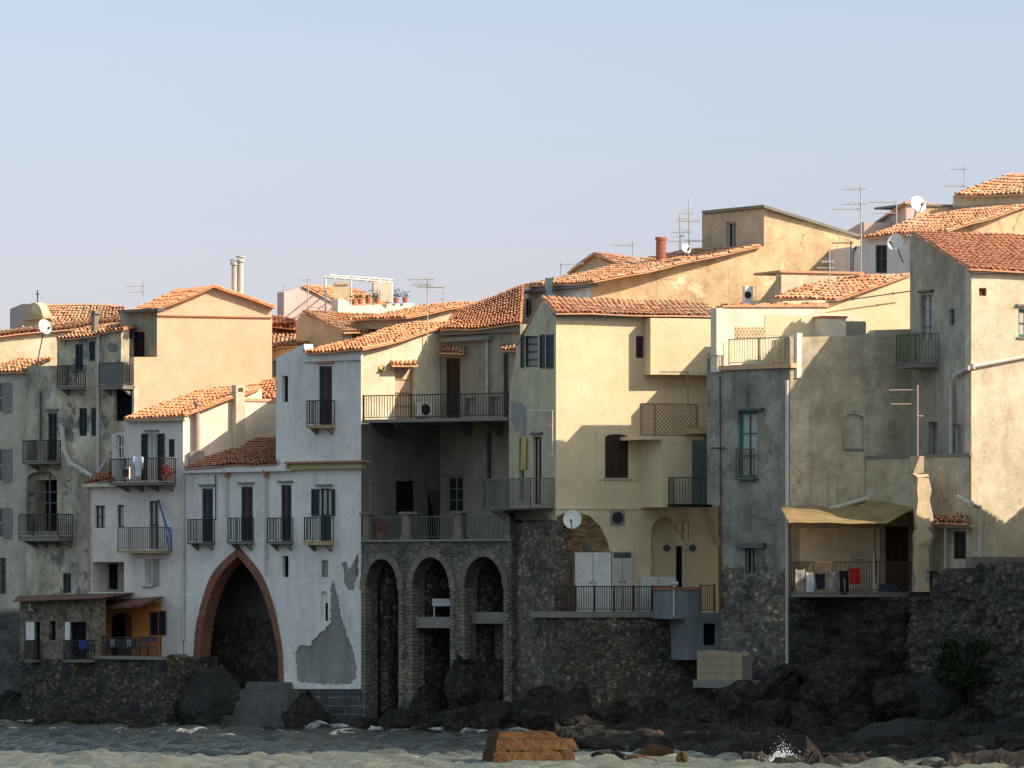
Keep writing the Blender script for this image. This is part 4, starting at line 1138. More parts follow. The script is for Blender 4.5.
# blue grey stair block
h = house('stair_block', 'blue-grey rendered stair block with a small dark window left of the stone tower', 705, 238.8, 'outbuilding')
WK = Wall(669, 238.6, 724, 239.5)
f = Facade(h, WK, [(669, 619), (669, 589.5), (700, 588.5), (700, 613), (724, 613), (724, 660), (687, 660), (687, 640), (685, 619)], M['blue_grey'], thick=1.8)
f.win(703.5, 716.5, 623.5, 645, 'void', sill='slab'); f.finish()
core(h, [(688, 239.0), (724, 239.5)], (0, 1.5), 3, 4.7, M['blue_grey'], inset=.3)
mb = MB(); mb.pb(WK, 668, 702, 587, 590, -1.5, .05); mb.build('coping', M['terracotta'], h)
mb = MB(); mb.tube([WK.at(674, 617, .08), WK.at(674, 590, .08)], .05); a = WK.at(674.5, 584, .1); mb.tube([a-Vector((.15,0,0)), a+Vector((.15,0,.02))], .09); mb.build('pipe_head', M['pipe'], h)
u0, u1 = WK.uz(701, 600, 0)[0], WK.uz(715, 600, 0)[0]
railing(h, WK, u0, u1, WK.at(708, 612)[2], WK.at(708, 585)[2], 'iron_rust', n=-.05, sp=.1, post=.6)

# =================================================================== tower house
h = house('tower_house', 'narrow grey mottled tower house with a teal window and rubble foot', 748, 235)
W9 = Wall(707, 236.3, 790, 233)
f = Facade(h, W9, [(721, 715), (721, 506), (707, 504), (707, 358), (719.5, 355), (719.5, 368), (790, 366), (790, 715)], M['tower'], thick=.6)
f.win(738, 757.5, 411, 478, 'glass', 'sh_teal', pane='glass_pale', name='french_window', bars=(1, 2), fw=.12)
f.win(745, 755, 547, 575, 'glass', 'slab', bars=(1, 0), pane='glass')
f.finish()
core(h, [(707, 236.3), (790, 233)], (.4, 5.0), 9.35, 14.5, M['tower'], inset=.55)
core(h, [(721.5, 235.72), (790, 233)], (.4, 5.0), -1, 9.4, M['tower'], inset=.55, name='lower_body')
mb = MB(); mb.pb(W9, 719.5, 791, 364.5, 369, -.3, .12); mb.build('coping_tiles', M['tile_old'], h)
mb = MB(); mb.pb(W9, 707, 720, 352.5, 355.5, -.5, .1); mb.build('pillar_cap', M['cream_old'], h)
mb = MB(); mb.pb(W9, 735, 763, 543, 548, 0, .18); mb.build('lintel', M['iron_grey'], h)
mb = MB(); mb.pb(W9, 736, 761, 408, 410.5, 0, .2); mb.build('lintel', M['iron_grey'], h)
balcony(h, W9, 735, 758.5, 448.5, 478.5, .25, 'iron_rust', 'iron_grey', y_under=480, br=False, sp=.11)
pipe(h, [W9.at(787, 380, .1), W9.at(787.5, 677, .1), W9.at(790, 679, .1), W9.at(799, 679.5, .1), W9.at(801, 686, .1)], .075, 'pipe')
pipe(h, [W9.at(720, 376, .08), W9.at(721, 610, .08)], .03, 'iron_rust')
pipe(h, [W9.at(711, 448, .1), W9.at(725, 448, .1)], .025, 'iron')
for x, y in ((716, 390), (722, 395), (709, 405), (722, 412)):
    pass
# roof terrace with parapet
W10 = Wall(790, 233, 910, 234.9)
zt = W9.at(750, 364)[2]
mb = MB(); a, b = W9.p(.6, 0, -.3), W9.p(W9.L, 0, -.3)
mb.hexa([Vector((a.x, a.y, zt-.3)), Vector((b.x, b.y, zt-.3)), Vector((b.x+.4, b.y+3.4, zt-.3)), Vector((a.x-.2, a.y+3.4, zt-.3)), Vector((a.x, a.y, zt)), Vector((b.x, b.y, zt)), Vector((b.x+.4, b.y+3.4, zt)), Vector((a.x-.2, a.y+3.4, zt))])
mb.build('roof_terrace', M['slab'], h)
u0, u1 = W9.uz(729, 350, -.1)[0], W9.uz(789, 350, -.1)[0]
r1 = railing(h, W9, u0, u1, zt, W9.at(760, 337.5)[2], 'rail_yellow', n=-.12, sp=.14, post=1.4)
mb = MB(); mb.pb(W9, 790, 797, 333, 378, -.5, -.2, ref=-.2); mb.build('white_pier', M['white_bright'], h)

h = house('terrace_wall_house', 'bright whitewashed roof terrace wall with yellow panel behind the green railing', 780, 236.5, 'roof terrace')
WW = Wall(717, 235.6, 860, 238)
f = Facade(h, WW, [(717, 372), (717, 310), (723, 307), (780, 306.5), (826, 304.5), (826, 345), (860, 345), (860, 372)], M['white_bright'], thick=.6); f.finish()
mb = MB(); mb.pb(WW, 765, 812, 315, 336, 0, .02); mb.build('yellow_panel', M['yellow'], h)
mb = MB(); q = random.Random(2)
x = 723
while x < 826:
    w = q.uniform(2.5, 5); mb.pb(WW, x, x+w, 304.5+q.uniform(-1.3, 1) - (x-723)*.02, 307, -.6, .08); x += w
mb.build('coping', M['tile_old'], h)
mb = MB(); mb.pb(WW, 716.5, 723, 308, 355, -.1, .45); mb.build('end_pier', M['white_bright'], h)
mb = MB(); a = WW.at(717, 372, -.6); mb.wb(WW, 1.3, WW.L, 12.5, WW.at(780, 309)[2]-.1, -1.6, -.6); mb.build('body', M['white_bright'], h)
mb = MB(); mb.pb(WW, 845, 824, 316, 345, .4, .42)
mb2 = MB()
u0, u1, z0, z1 = WW.rect(824, 846, 318, 345, .9)
mb2.wb(WW, u0, u1, z0, z1, -.3, .9); mb2.build('stair_head', M['white_bright'], h)
mb2 = MB(); mb2.wb(WW, u0-.05, u1+.05, z1, z1+.08, -.35, .95); mb2.build('stair_head_coping', M['terracotta'], h)
mb = MB(); mb.pb(WW, 847, 866, 321, 338, -.1, .1); mb.build('panel', M['sh_grey'], h)
r = MB()
for i in range(9): 
    for j in range(4):
        a = WW.at(736+i*3.4+(j % 2)*1.7, 328+j*3.0, .01); r.tube([a, a+Vector((WW.n.x, WW.n.y, 0))*.03], .035, 6)
r.pb(WW, 735, 765, 326.5, 338.5, .0, .012); r.build('vent_bricks', M['cream_old'], h)

# =================================================================== mottled tan house with awning balcony
h = house('tan_house', 'mottled tan house with blind arched window above a corrugated awning balcony', 850, 234.5)
f = Facade(h, W10, [(790, 600), (790, 337), (846, 336), (871, 334), (875, 330), (911, 329), (911, 600)], M['mottled'])
f.hole(arch(842.5, 863.5, 414, 419, 449), .10)
f.win(885.5, 914 - 4, 526, 591, 'glass', 'door_rust', pane='door_brown', name='door', bars=(2, 0)); f.finish()
mb = MB(); mb.pb(W10, 841, 865, 413, 450, -.16, -.10); mb.build('blind_window', M['mottled'], h)
mb = MB(); mb.pb(W10, 844, 864, 448.5, 450.5, 0, .06)
mb.build('sill', M['slab'], h)
core(h, [(790, 233), (911, 234.9)], (-.5, 2.4), -1, 15.6, M['mottled'], inset=.25)
mb = MB(); mb.pb(W10, 800, 880, 528, 590, .004, .02); mb.build('whitewash', plaster('whitewash_cream', (.85, .74, .54), (.78, .68, .50), (.45, .38, .28), dk=.35), h)
# awning balcony
bl = balcony(h, W10, 790.5, 914, 561.5, 592, 2.2, 'iron_rust', 'slab', y_under=597, br=False, sp=.11)
mb = MB(); za = W10.at(830, 523, 3.5)[2]; ua, ub, uc = W10.uz(789, 523, 3.5)[0], W10.uz(880, 523, 3.5)[0], W10.uz(917, 508, 2.8)[0]
nx = 44
zw = W10.at(840, 512, 0)[2]
for i in range(nx*2):
    a0, a1 = i/(nx*2), (i+1)/(nx*2)
    def top(a): 
        u = ua + (uc-ua)*a; e = .035*math.sin(a*nx*6.283)
        sag = .05*math.sin(a*9)+.03*math.sin(a*23+1)
        zf = za + (max(0, a-.72)/.28)*.62 + sag*.3; zb_ = zw + .25*a + max(0, a-.72)*1.2 + sag
        return W10.p(u, zf+e, 3.5-max(0, a-.72)*2.5), W10.p(u+1.2*(1-a), zb_+.12+e, .05)
    f0, b0 = top(a0); f1, b1 = top(a1); t_ = Vector((0, 0, .03))
    mb.hexa([f0, f1, b1, b0, f0+t_, f1+t_, b1+t_, b0+t_])
mb.build('awning', M['awning'], h)
mb = MB(); mb.tube([W10.at(875.5, 592, 2.1), W10.at(875, 524, 3.2)], .035); mb.build('awning_post', M['iron_rust'], h); mb = MB(); mb.tube([W10.at(792, 592, 2.1), W10.at(791, 526, 3.3)], .03); mb.build('awning_post', M['iron_rust'], h)
mb = MB(); mb.tube([W10.at(875, 592, 2.05), W10.at(874.5, 560, 2.55), W10.at(876, 545, 2.8)], [.10, .07, .05]); mb.build('wrapped_post', M['frame_pale'], h)
pipe(h, [W10.at(791, 521, .25), W10.at(868, 498, .25), W10.at(881, 487, .25)], .09, 'pipe', 'gutter')
# projecting lower annex
WN = Wall(866, 234.1, 975, 229.2)
f = Facade(h, WN, [(866, 512), (866, 457), (969, 455), (969, 566), (918, 590), (916, 512)], M['mottled'], thick=.5, name='annex_wall')
f.win(953.5, 966, 531, 559, 'closed', sh='door_brown', name='door', frame='slab'); f.finish()
WN.L = WN.uz(968.5, 500)[0]
mb = MB(); mb.wb(WN, .05, WN.L, WN.at(920, 512)[2], WN.at(920, 457)[2]-.03, -3, -.45); u0 = WN.uz(918, 560)[0]; mb.wb(WN, u0+.1, WN.L, 4, WN.at(920, 512)[2], -3, -.45); mb.build('annex_body', M['mottled'], h)
mb = MB(); mb.pb(WN, 865, 970, 454.5, 457.5, -.6, .05); mb.build('annex_coping', M['slab'], h)
eL, eR = WN.at(934, 523, .8), WN.at(968, 523, .8)
tile_roof(h, eL, eR, WN.at(966, 514.5, 0), WN.at(934, 514.5, 0), M['tile_old'], th=.3, name='door_canopy')
mb = MB(); a, b = WN.at(934, 526, .5), WN.at(969, 526, .5); mb.pb(WN, 937, 970, 524.5, 527.5, 0, .4); mb.build('canopy_beam', M['band_cream'], h)
pipe(h, [WN.at(945.5, 524, .3), WN.at(945.5, 571, .2)], .055)
# crooked chimney stack
WCS = Wall(915, 229.7, 931, 229.95)
t = MB(); st = [(917, 929, 592, .95), (916.5, 930, 548, .95), (918.5, 932, 536, .9), (917.5, 929, 529, .88), (916, 932, 520, .85), (915.5, 930.5, 500, .8), (917, 929.5, 490, .78), (916, 929, 478, .8), (915, 930, 476, .95), (915, 930, 474, .95), (916, 922.5, 473, .6), (917, 922, 456, .6)]
rg = []
for x0, x1, y, dd in st:
    a, b = WCS.at(x0, y), WCS.at(x1, y); k = len(t.v); dv = Vector((-.1, dd*1.2, 0))
    for q in (a, b, b+dv, a+dv): t.v.append(tuple(q+Vector((random.uniform(-.11,.11), random.uniform(-.04,.04), 0))))
    rg.append(k)
for a, b in zip(rg, rg[1:]):
    for j in range(4): t.f.append((a+j, a+(j+1) % 4, b+(j+1) % 4, b+j)); t.t.append(.5)
t.f.append(tuple(rg[-1]+j for j in range(4))); t.t.append(.5)
t.build('chimney_stack', plaster('plaster_chimney', (.66, .52, .34), (.52, .42, .30), (.32, .26, .2), dk=.6, peel=(.3, .26, .2), pk=.6), h)

# =================================================================== corner house at the right
h = house('corner_house', 'large corner house at the right edge with shaded side balcony and cream sunlit front', 975, 231)
W11A = Wall(910, 234.95, 971, 229.4); W11B = Wall(971, 229.4, 1110, 231.8)
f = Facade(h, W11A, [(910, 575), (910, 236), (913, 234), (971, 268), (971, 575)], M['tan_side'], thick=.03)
f.win(921, 932.5, 295, 341, 'glass', 'sh_grey', pane='glass_pale', name='french_window', bars=(1, 2), lintel='sh_green')
f.win(949.5, 954.5, 309, 325, 'glass', 'sh_teal', pane='glass_pale', bars=(0, 0))
f.win(965, 969, 298.5, 306.5, 'void', name='vent'); f.win(965, 969, 355, 364, 'void', name='vent')
f.win(953, 962, 424, 455, 'glass', 'whitepaint', pane='sh_grey', bars=(0, 0)); f.win(928, 937.5, 422, 455, 'glass', 'slab', pane='recess_p' if False else 'sh_grey', bars=(0, 0), depth=.3)
f.finish()
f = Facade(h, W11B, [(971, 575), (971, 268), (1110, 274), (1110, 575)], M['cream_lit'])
f.win(979, 986.5, 288, 296, 'glass', 'door_rust', pane='door_rust', bars=(0, 0), name='vent'); f.win(1018.5, 1036, 309, 337, 'glass', 'sh_teal', pane='glass_pale', fw=.1, lintel='slab', sill='slab'); f.finish()
core(h, [(910, 234.95), (971, 229.4), (1110, 231.8)], (.9, 3.5), 5.4, 17.6, M['tan_side'], inset=.4)
balcony(h, W11A, 895.5, 939, 332.5, 361.5, 1.0, 'rail_green', 'slab', y_under=367, sp=.13, br=False)
eL, eR = W11B.at(969.5, 269.5, .3), W11B.at(1110, 274, .3)
rL = W11A.at(911, 232, .12); rR = rL + (eR-eL)
tile_roof(h, eL, eR, rR, rL, M['tile_new'] if False else tiles('roof_tiles_red', (.58, .27, .155), (.64, .33, .19), (.50, .22, .13), (.52, .32, .2), .3), th=.36, tw=.24)
mb = MB(); mb.pb(W11B, 972, 1110, 271.5, 274, 0, .25); mb.build('gutter', M['iron_grey'], h)
pipe(h, [W11B.at(1060, 350, .1), W11B.at(973, 366.5, .12), W11A.at(968, 368, .15), W11A.at(955, 376, .15), W11A.at(951, 388, .15), W11A.at(951, 455, .15)], .075)
pipe(h, [W11A.at(958, 497, .5), W11A.at(971, 504, .3), W11B.at(979, 508, .3), W11B.at(980, 560, .3)], .085)
mb = MB(); mb.pb(W11B, 972, 1110, 557, 568, 0, .5); mb.build('foot_ledge', M['slab'], h)

# retaining wall of rubble below the right-hand houses
def rough_sheet(W, x0, x1, ytop, ybot, nx, ny, amp, mat, name, slope=.25, thick=2.5, n=0.0):
    """rubble face: displaced grid leaning back, closed behind"""
    mb = MB(); front = []
    for j in range(ny+1):
        for i in range(nx+1):
            a, b = i/nx, j/ny
            px = x0+(x1-x0)*a; py = ytop(px)*(1-b) + ybot*b
            u, z = W.uz(px, py, n)
            q = W.p(u, z, 0)
            d = (noise.fractal(Vector((u*.9, z*.9, n*3)), .6, 2.2, 5) * amp) + (noise.cell(Vector((u*1.9, z*2.6, 1)))-.5)*amp*.35
            d *= min(1, b*8)
            mb.v.append(tuple(W.p(u, z, n + d + slope*b)))
    for j in range(ny):
        for i in range(nx):
            q = j*(nx+1)+i; mb.f.append((q, q+nx+1, q+nx+2, q+1)); mb.t.append(.5)
    k = len(mb.v); 
    for i in range(nx+1):
        v = Vector(mb.v[i]); q = W.n; mb.v.append((v.x-q.x*thick, v.y-q.y*thick, v.z))
    for i in range(nx): mb.f.append((i, i+1, k+i+1, k+i)); mb.t.append(.5)
    return mb.build(name, mat, None, False)
WRr = Wall(905, 231.5, 1120, 220.6)
o = rough_sheet(WRr, 912, 1120, lambda x: 576 - min(1, max(0, (x-912)/90))*12 + 2.5*math.sin(x*.21)+1.5*math.sin(x*.53), 735, 150, 110, .22, stone('retaining_rubble', [(.075, .078, .075), (.12, .11, .09), (.16, .13, .09), (.09, .095, .09), (.19, .165, .12)], (.06, .06, .055), scale=2.8), 'retaining_wall', .5)
tag(o, 'rough rubble retaining wall under the corner house with a dark green bush on it', 'retaining wall')
o = rough_sheet(Wall(789, 232.6, 925, 232.0), 789, 925, lambda x: 597, 735, 90, 80, .16, stone('under_balcony_rubble', [(.05, .052, .05), (.075, .072, .06), (.11, .09, .055), (.06, .065, .06)], (.045, .045, .04), scale=2.2), 'foundation_wall', .35)
tag(o, 'dark rubble foundation wall under the awning balcony beside the drainpipe', 'wall')
# screened box beside tower
t = thing('screened_platform', 'reed-screened box on a concrete shelf at the foot of the stone tower', 'platform', W9.at(718, 690, .8))
WZ = Wall(690, 235.4, 746, 232.6)
mb = MB(); mb.pb(WZ, 693, 745, 680, 688, -.9, .05); mb.build('shelf', M['slab'], t)
mb = MB(); q = random.Random(4); u0, u1, z0, z1 = WZ.rect(697, 742, 650, 680, 0)
k = 60
for i in range(k):
    a, b = u0+(u1-u0)*i/k, u0+(u1-u0)*(i+.9)/k; tt = i/k
    mb.wb(WZ, a, b, z0+.003, z1 - .12*abs(tt-.35) + q.uniform(-.03, .02), -.04, q.uniform(-.01, .01))
for v in (.3, .6, .9): mb.wb(WZ, u0, u1, z0+v, z0+v+.02, .008, .02)
mb.build('reed_screen', M['reed'], t)
mb = MB(); mb.wb(WZ, u0+.05, u1-.05, z0+.003, z1-.25, -.55, -.06); mb.build('box', M['slab'], t)

# =================================================================== houses behind: right group
h = house('town_house', 'weathered ochre house on the skyline with a boxy roof room and cracked render', 740, 248)
W8A = Wall(520, 253.5, 592, 247.0); W8B = Wall(592, 247.0, 862, 251.2)
f = Facade(h, W8A, [(520, 400), (520, 287), (592, 283), (592, 400)], M['white'])
f.win(525.5, 531.5, 299, 317, 'closed', sh='sh_green'); f.finish()
f = Facade(h, W8B, [(592, 400), (592, 281), (640, 272), (700, 259), (764, 246), (764, 208.5), (800, 219), (862, 239), (862, 400)], M['ochre_old']); f.finish()
core(h, [(520, 253.5), (592, 247.0), (862, 251.2)], (-2.5, 7), 2, 17.6, M['ochre_old'])
D764 = 247 + 4.2*172/270
WQ = Wall(702, 254.6, 764, D764)
f = Facade(h, WQ, [(702, 262), (702, 214), (764, 208.5), (764, 262)], M['cream_old'], name='roof_room_wall')
f.win(726, 735.5, 222, 249, 'glass', 'pipe', pane='glass', bars=(1, 0), sill='slab'); f.finish()
mb = MB(); a, b, c_, d_ = WQ.at(702, 213.5, .15), WQ.at(764, 207.5, .15), W8B.at(862, 238, .1), None
d_ = a + (c_-b); t_ = Vector((0, 0, .12)); mb.hexa([a, b, c_, d_, a+t_, b+t_, c_+t_, d_+t_]); mb.build('roof_slab', M['slab'], h)
mb = MB(); g = Vector((0, 0, -2.6)); mb.hexa([a+Vector((.3,.6,-2.6)), b+Vector((0,.6,-2.6)), c_+Vector((0,.6,-1.5)), d_+Vector((.3,0,-1.5)), a+Vector((.3,.6,0)), b+Vector((0,.6,0)), c_+Vector((0,.6,0)), d_+Vector((.3,0,0))]); mb.build('roof_room', M['cream_old'], h)
eL, eR = W8A.at(523, 286, .3), W8A.at(594, 282.5, .35); vr = W8B.at(762, 247, .2); up = vr-eR
tile_roof(h, eL, eR, vr, eL+up, M['tile_old'], r=.09)
mb = MB(); mb.pb(W8A, 522, 592, 287, 290, 0, .3); mb.build('gutter', M['iron_grey'], h)
# lower gable piece behind terrace
h = house('roof_hut', 'small lit rooftop hut with shaded gable behind the white terrace wall', 800, 241, 'roof hut')
WU = Wall(761, 243.4, 781, 241.6); WV = Wall(781, 241.6, 865, 243)
f = Facade(h, WU, [(759, 330), (759, 302), (781, 273), (781, 330)], M['cream_old']); f.finish()
f = Facade(h, WV, [(781, 330), (781, 273), (865, 272), (865, 330)], M['cream_lit']); f.finish()
core(h, [(761, 243.4), (781, 241.6), (865, 243)], (-1, 3), 10, 17.6, M['cream_lit'], inset=.3)
mb = MB(); mb.pb(WV, 780, 865, 271, 273.3, -2.5, .1); mb.build('coping', M['tile_old'], h)
h = house('lean_to', 'low cream lean-to with ragged tile roof left of the corner house', 850, 238.5, 'lean-to')
WT = Wall(783, 238.3, 911, 240.4)
f = Facade(h, WT, [(783, 345), (783, 301), (835, 300), (911, 276), (911, 345)], M['yellow']); f.finish()
mb = MB(); mb.wb(WT, .1, WT.L, 12, WT.at(850, 303)[2], -2.4, -.45); mb.build('body', M['cream_lit'], h)
eL, eR = WT.at(783, 299.5, .3), WT.at(836, 300.5, .35); vr = WT.at(912, 274, .1)
tile_roof(h, P(772, 298, 240.8), eR, vr, P(840, 277, 243), M['tile_old'])
pipe(h, [WT.at(812, 305, .5), WT.at(911, 291, .5)], .025, 'iron', 'cable')
# upper right white house + roofs
h = house('town_house', 'white-walled house with blue shuttered window and dish below the right skyline', 900, 240)
WF = Wall(861, 246, 945, 241); WH = Wall(945, 241, 1110, 243.6)
f = Facade(h, WF, [(861, 300), (861, 240), (945, 232), (945, 300)], M['white']); f.win(875.5, 887, 245, 273, 'closed', sh='sh_green'); f.finish()
f = Facade(h, WH, [(945, 300), (945, 228), (1000, 214), (1024, 206), (1110, 206), (1110, 300)], M['ochre_old']); f.finish()
core(h, [(861, 246), (945, 241), (1110, 243.6)], (-2, 6), 8, 20, M['white'], inset=.5)
eL, eR = WF.at(860, 238.5, .3), WF.at(947, 231, .35); vr = WH.at(1030, 205, .15)
tile_roof(h, eL, eR, vr, eL+(vr-eR)*1.0, M['tile_old'])
h = house('town_house', 'highest house at the right edge with hipped tile roof over a dark stone wall', 990, 252)
WI = Wall(953, 254, 1110, 250)
f = Facade(h, WI, [(953, 260), (953, 196), (1110, 190), (1110, 260)], M['cream_old']); f.finish()
core(h, [(953, 254), (1110, 250)], (-1.5, 6), 8, 21.6, M['cream_old'])
mb = MB(); mb.pb(WI, 953, 1110, 204, 206, 0, .08); mb.build('string_course', M['slab'], h)
eL, eR = WI.at(954, 196, .3), WI.at(1110, 190, .35)
tile_roof(h, eL, eR, P(1110, 174, 253), P(1010, 175, 255), M['tile_old'])
h = house('town_house', 'small grey gabled house with a lit cream block behind the white dish', 890, 254)
WJ = Wall(862, 258, 906, 253.6); WJ2 = Wall(906, 253.6, 956, 254.5)
f = Facade(h, WJ, [(862, 260), (862, 233), (903, 205), (906, 206), (906, 260)], M['lilac']); f.finish()
f = Facade(h, WJ2, [(906, 260), (906, 205), (956, 207), (956, 260)], M['ochre_old']); f.finish()
core(h, [(862, 258), (906, 253.6), (956, 254.5)], (-1, 4), 8, 20, M['ochre_old'])
mb = MB(); a, b = WJ.at(861, 233.5, .15), WJ.at(905, 203.5, .15); t_ = Vector((0,0,.1)); o_ = Vector((1.6, 1.6, 0)); mb.hexa([a, b, b+o_, a+o_, a+t_, b+t_, b+o_+t_, a+o_+t_]); mb.build('roof', M['tile_old'], h)
mb = MB(); mb.pb(WJ2, 906, 957, 204, 206, -3, .1); mb.build('coping', M['slab'], h)
h = house('roof_ridge_house', 'dark rooftop edge just behind the antennas beside the white house', 845, 254)
f = Facade(h, Wall(843, 257, 864, 254.5), [(843, 250), (843, 233), (862, 222), (864, 222), (864, 250)], M['lilac'], thick=2); f.finish()

# small gable and chimney, centre skyline
h = house('town_house', 'small shaded grey gable on the skyline left of the brick chimney', 600, 262)
WM = Wall(569, 266, 622, 262.5)
f = Facade(h, WM, [(569, 290), (569, 273), (593, 255), (622, 269), (622, 290)], M['cream_old']); f.finish()
core(h, [(569, 266), (622, 262.5)], (0, 6), 8, 18.8, M['cream_old'])
e0, r0 = WM.at(624, 269, .2), WM.at(593, 253.8, .2); o_ = Vector((3.6, 5.5, 0)); tile_roof(h, e0, e0+o_, r0+o_, r0, M['tile_old'])
e0 = WM.at(567, 274, .2); tile_roof(h, e0+o_, e0, r0, r0+o_, M['tile_old'])
h = house('chimney', 'round red brick chimney rising above the central roofs', 661, 253, 'chimney')
mb = MB(); 
for i in range(9):
    c = P(661, 260-i*2.2, 252.5); mb.tube([c, c+Vector((0, 0, .088))], .21+(i % 2)*.012, 14)
mb.build('stack', M['brick_red'], h)
mb = MB(); c = P(661, 240, 252.5); mb.tube([c, c+Vector((0,0,.12))], .25, 14); mb.build('rim', M['brick_red'], h)

# =================================================================== houses behind: left and centre
h = house('town_house', 'cream house with tiled lower roof behind the dish at the far left', 60, 268)
WO = Wall(-60, 266.6, 128, 269.8)
f = Facade(h, WO, [(-60, 420), (-60, 345), (0, 337), (128, 322), (128, 420)], M['cream_lit']); f.finish()
core(h, [(-60, 266.6), (128, 269.8)], (-1.5, 5), 4, 15.5, M['cream_lit'])
eL, eR = WO.at(-60, 344, .3), WO.at(130, 321, .3)
tile_roof(h, eL, eR, eR+Vector((-.6, 1.5, .25)), eL+Vector((-.6, 1.5, .25)), M['tile_old'])
h = house('town_house', 'long weathered tile roof behind the little arched bell gable', 80, 278)
WP_ = Wall(18, 279, 125, 276)
f = Facade(h, WP_, [(18, 360), (18, 330), (40, 327), (125, 323), (125, 360)], M['cream_old']); f.finish()
core(h, [(18, 279), (125, 276)], (-1, 5), 4, 16, M['cream_old'])
tile_roof(h, WP_.at(20, 329, .3), WP_.at(126, 322, .3), P(126, 306, 280), P(42, 305, 282), M['tile_old'])
h = house('block_house', 'pale flat-topped block behind the bell gable', 22, 284)
Wq = Wall(10, 286, 34, 284)
f = Facade(h, Wq, [(10, 360), (10, 309), (22, 304), (34, 304), (34, 360)], M['lilac'], thick=3); f.finish()
h = house('bell_gable', 'small round-topped bell gable with an iron cross', 35, 274, 'bell gable')
Wb = Wall(26, 275.5, 42, 273.5)
f = Facade(h, Wb, [(24, 345), (24, 318)] + [(34 - 8.5*math.cos(math.pi*i/10), 318 - 15.5*math.sin(math.pi*i/10)) for i in range(11)] + [(42.5, 345)], M['ochre_old'], thick=.4); f.finish()
mb = MB(); mb.pb(Wb, 22.5, 43, 317, 319.5, -.5, .12); mb.build('cornice', M['ochre_old'], h)
mb = MB(); c = P(37.5, 304, 274.5); mb.tube([c, P(37.5, 290, 274.5)], .03); mb.tube([P(35.5, 294, 274.5), P(39.5, 294, 274.5)], .025); mb.build('cross', M['iron'], h)

h = house('town_house', 'lilac gabled house on the skyline beside the roof terrace', 315, 272)
Wl = Wall(284, 271, 350, 273.4)
f = Facade(h, Wl, [(284, 345), (284, 292), (303, 286), (352, 313), (352, 345)], M['lilac']); f.finish()
core(h, [(284, 271), (350, 273.4)], (-.4, 5), 8, 17.3, M['lilac'])
r0, e0 = Wl.at(303, 285, .15), Wl.at(356, 314, .15); o_ = Vector((2.4, 4.5, 0)); tile_roof(h, e0, e0+o_, r0+o_, r0, M['tile_old'])
h = house('roof_terrace_house', 'white roof terrace with pergola frame and a row of terracotta pots', 360, 268, 'roof terrace')
Wt = Wall(338, 267, 414, 269.6)
f = Facade(h, Wt, [(338, 345), (338, 299), (346, 300), (352, 306), (414, 303), (414, 345)], M['white_bright']); f.finish()
core(h, [(338, 267), (414, 269.6)], (0, 6), 8, 17.4, M['white_bright'])
mb = MB()
for x in (325, 329, 352): pass
for x, yb in ((325.5, 312), (351, 308), (373, 305), (392, 303)):
    mb.tube([P(x, yb, 268.5), P(x, 277 + (x-325)*.075, 268.5)], .05, 6)
mb.tube([P(324, 277, 268.5), P(393, 282.5, 268.5)], .06); mb.tube([P(330, 275.5, 272), P(393, 280, 272)], .06)
for x in (335, 345, 356, 367, 378, 388): mb.tube([P(x, 277.8+(x-325)*.08, 268.4), P(x+2, 276+(x-325)*.07, 272)], .03)
mb.build('pergola', M['whitepaint'], h)
mb = MB(); mb.hexa([P(373.5, 302, 268.4), P(392, 302, 268.4), P(392, 302, 268.5), P(373.5, 302, 268.5), P(373.5, 282, 268.4), P(392, 283, 268.4), P(392, 283, 268.5), P(373.5, 282, 268.5)]); mb.build('screen', M['white_bright'], h)
mb = MB(); c = P(341, 303, 268); mb.box(c.x-.28, c.x+.28, c.y-.3, c.y+.3, c.z-.2, P(341, 285, 268).z); d = P(341, 285, 268); mb.box(d.x-.36, d.x+.36, d.y-.36, d.y+.36, d.z, d.z+.12); mb.build('chimney', M['cream_old'], h)
h = house('town_house', 'grey gable with mottled tile roof in front of the lilac house', 330, 262)
Wg = Wall(296, 264, 342, 260.5)
f = Facade(h, Wg, [(296, 360), (296, 321), (302, 313), (342, 332), (342, 360)], M['cream_old']); f.finish()
core(h, [(296, 264), (342, 260.5)], (1, 5), 8, 16, M['cream_old'])
r0, e0 = Wg.at(302, 312, .15), Wg.at(344, 333, .15); o_ = Vector((3.2, 3.0, 0)); tile_roof(h, e0, e0+o_, r0+o_, r0, M['tile_old'])
h = house('town_house', 'low cream house with brown tile roof between the peach gable and the white house', 290, 258)
Wd = Wall(268, 264.6, 300, 262.8)
f = Facade(h, Wd, [(268, 420), (268, 350), (300, 346), (300, 420)], M['yellow']); f.win(272, 277, 361, 376, 'void'); f.finish()
core(h, [(268, 264.6), (300, 262.8)], (1, 4), 4, 14.5, M['cream_lit'])
tile_roof(h, Wd.at(268, 349, .2), Wd.at(306, 345, .2), P(320, 335, 266), P(270, 325, 268), M['tile_old'])
tile_roof(h, P(268, 326, 266.5), P(300, 329, 266), P(294, 318, 270), P(272, 315, 271), M['tile_new'], name='upper_roof')
h = house('town_house', 'low cream house whose long tile roof shows behind the orange roof', 410, 260)
Wc = Wall(350, 262, 404, 259.5); Wc2 = Wall(404, 259.5, 490, 261)
f = Facade(h, Wc, [(350, 360), (350, 321), (404, 318), (404, 360)], M['ochre_old']); f.win(365, 378, 329, 340, 'void'); f.finish()
f = Facade(h, Wc2, [(404, 360), (404, 318), (480, 303), (490, 303), (490, 360)], M['yellow']); f.finish()
core(h, [(350, 262), (404, 259.5), (490, 261)], (-1, 5), 6, 16, M['cream_lit'])
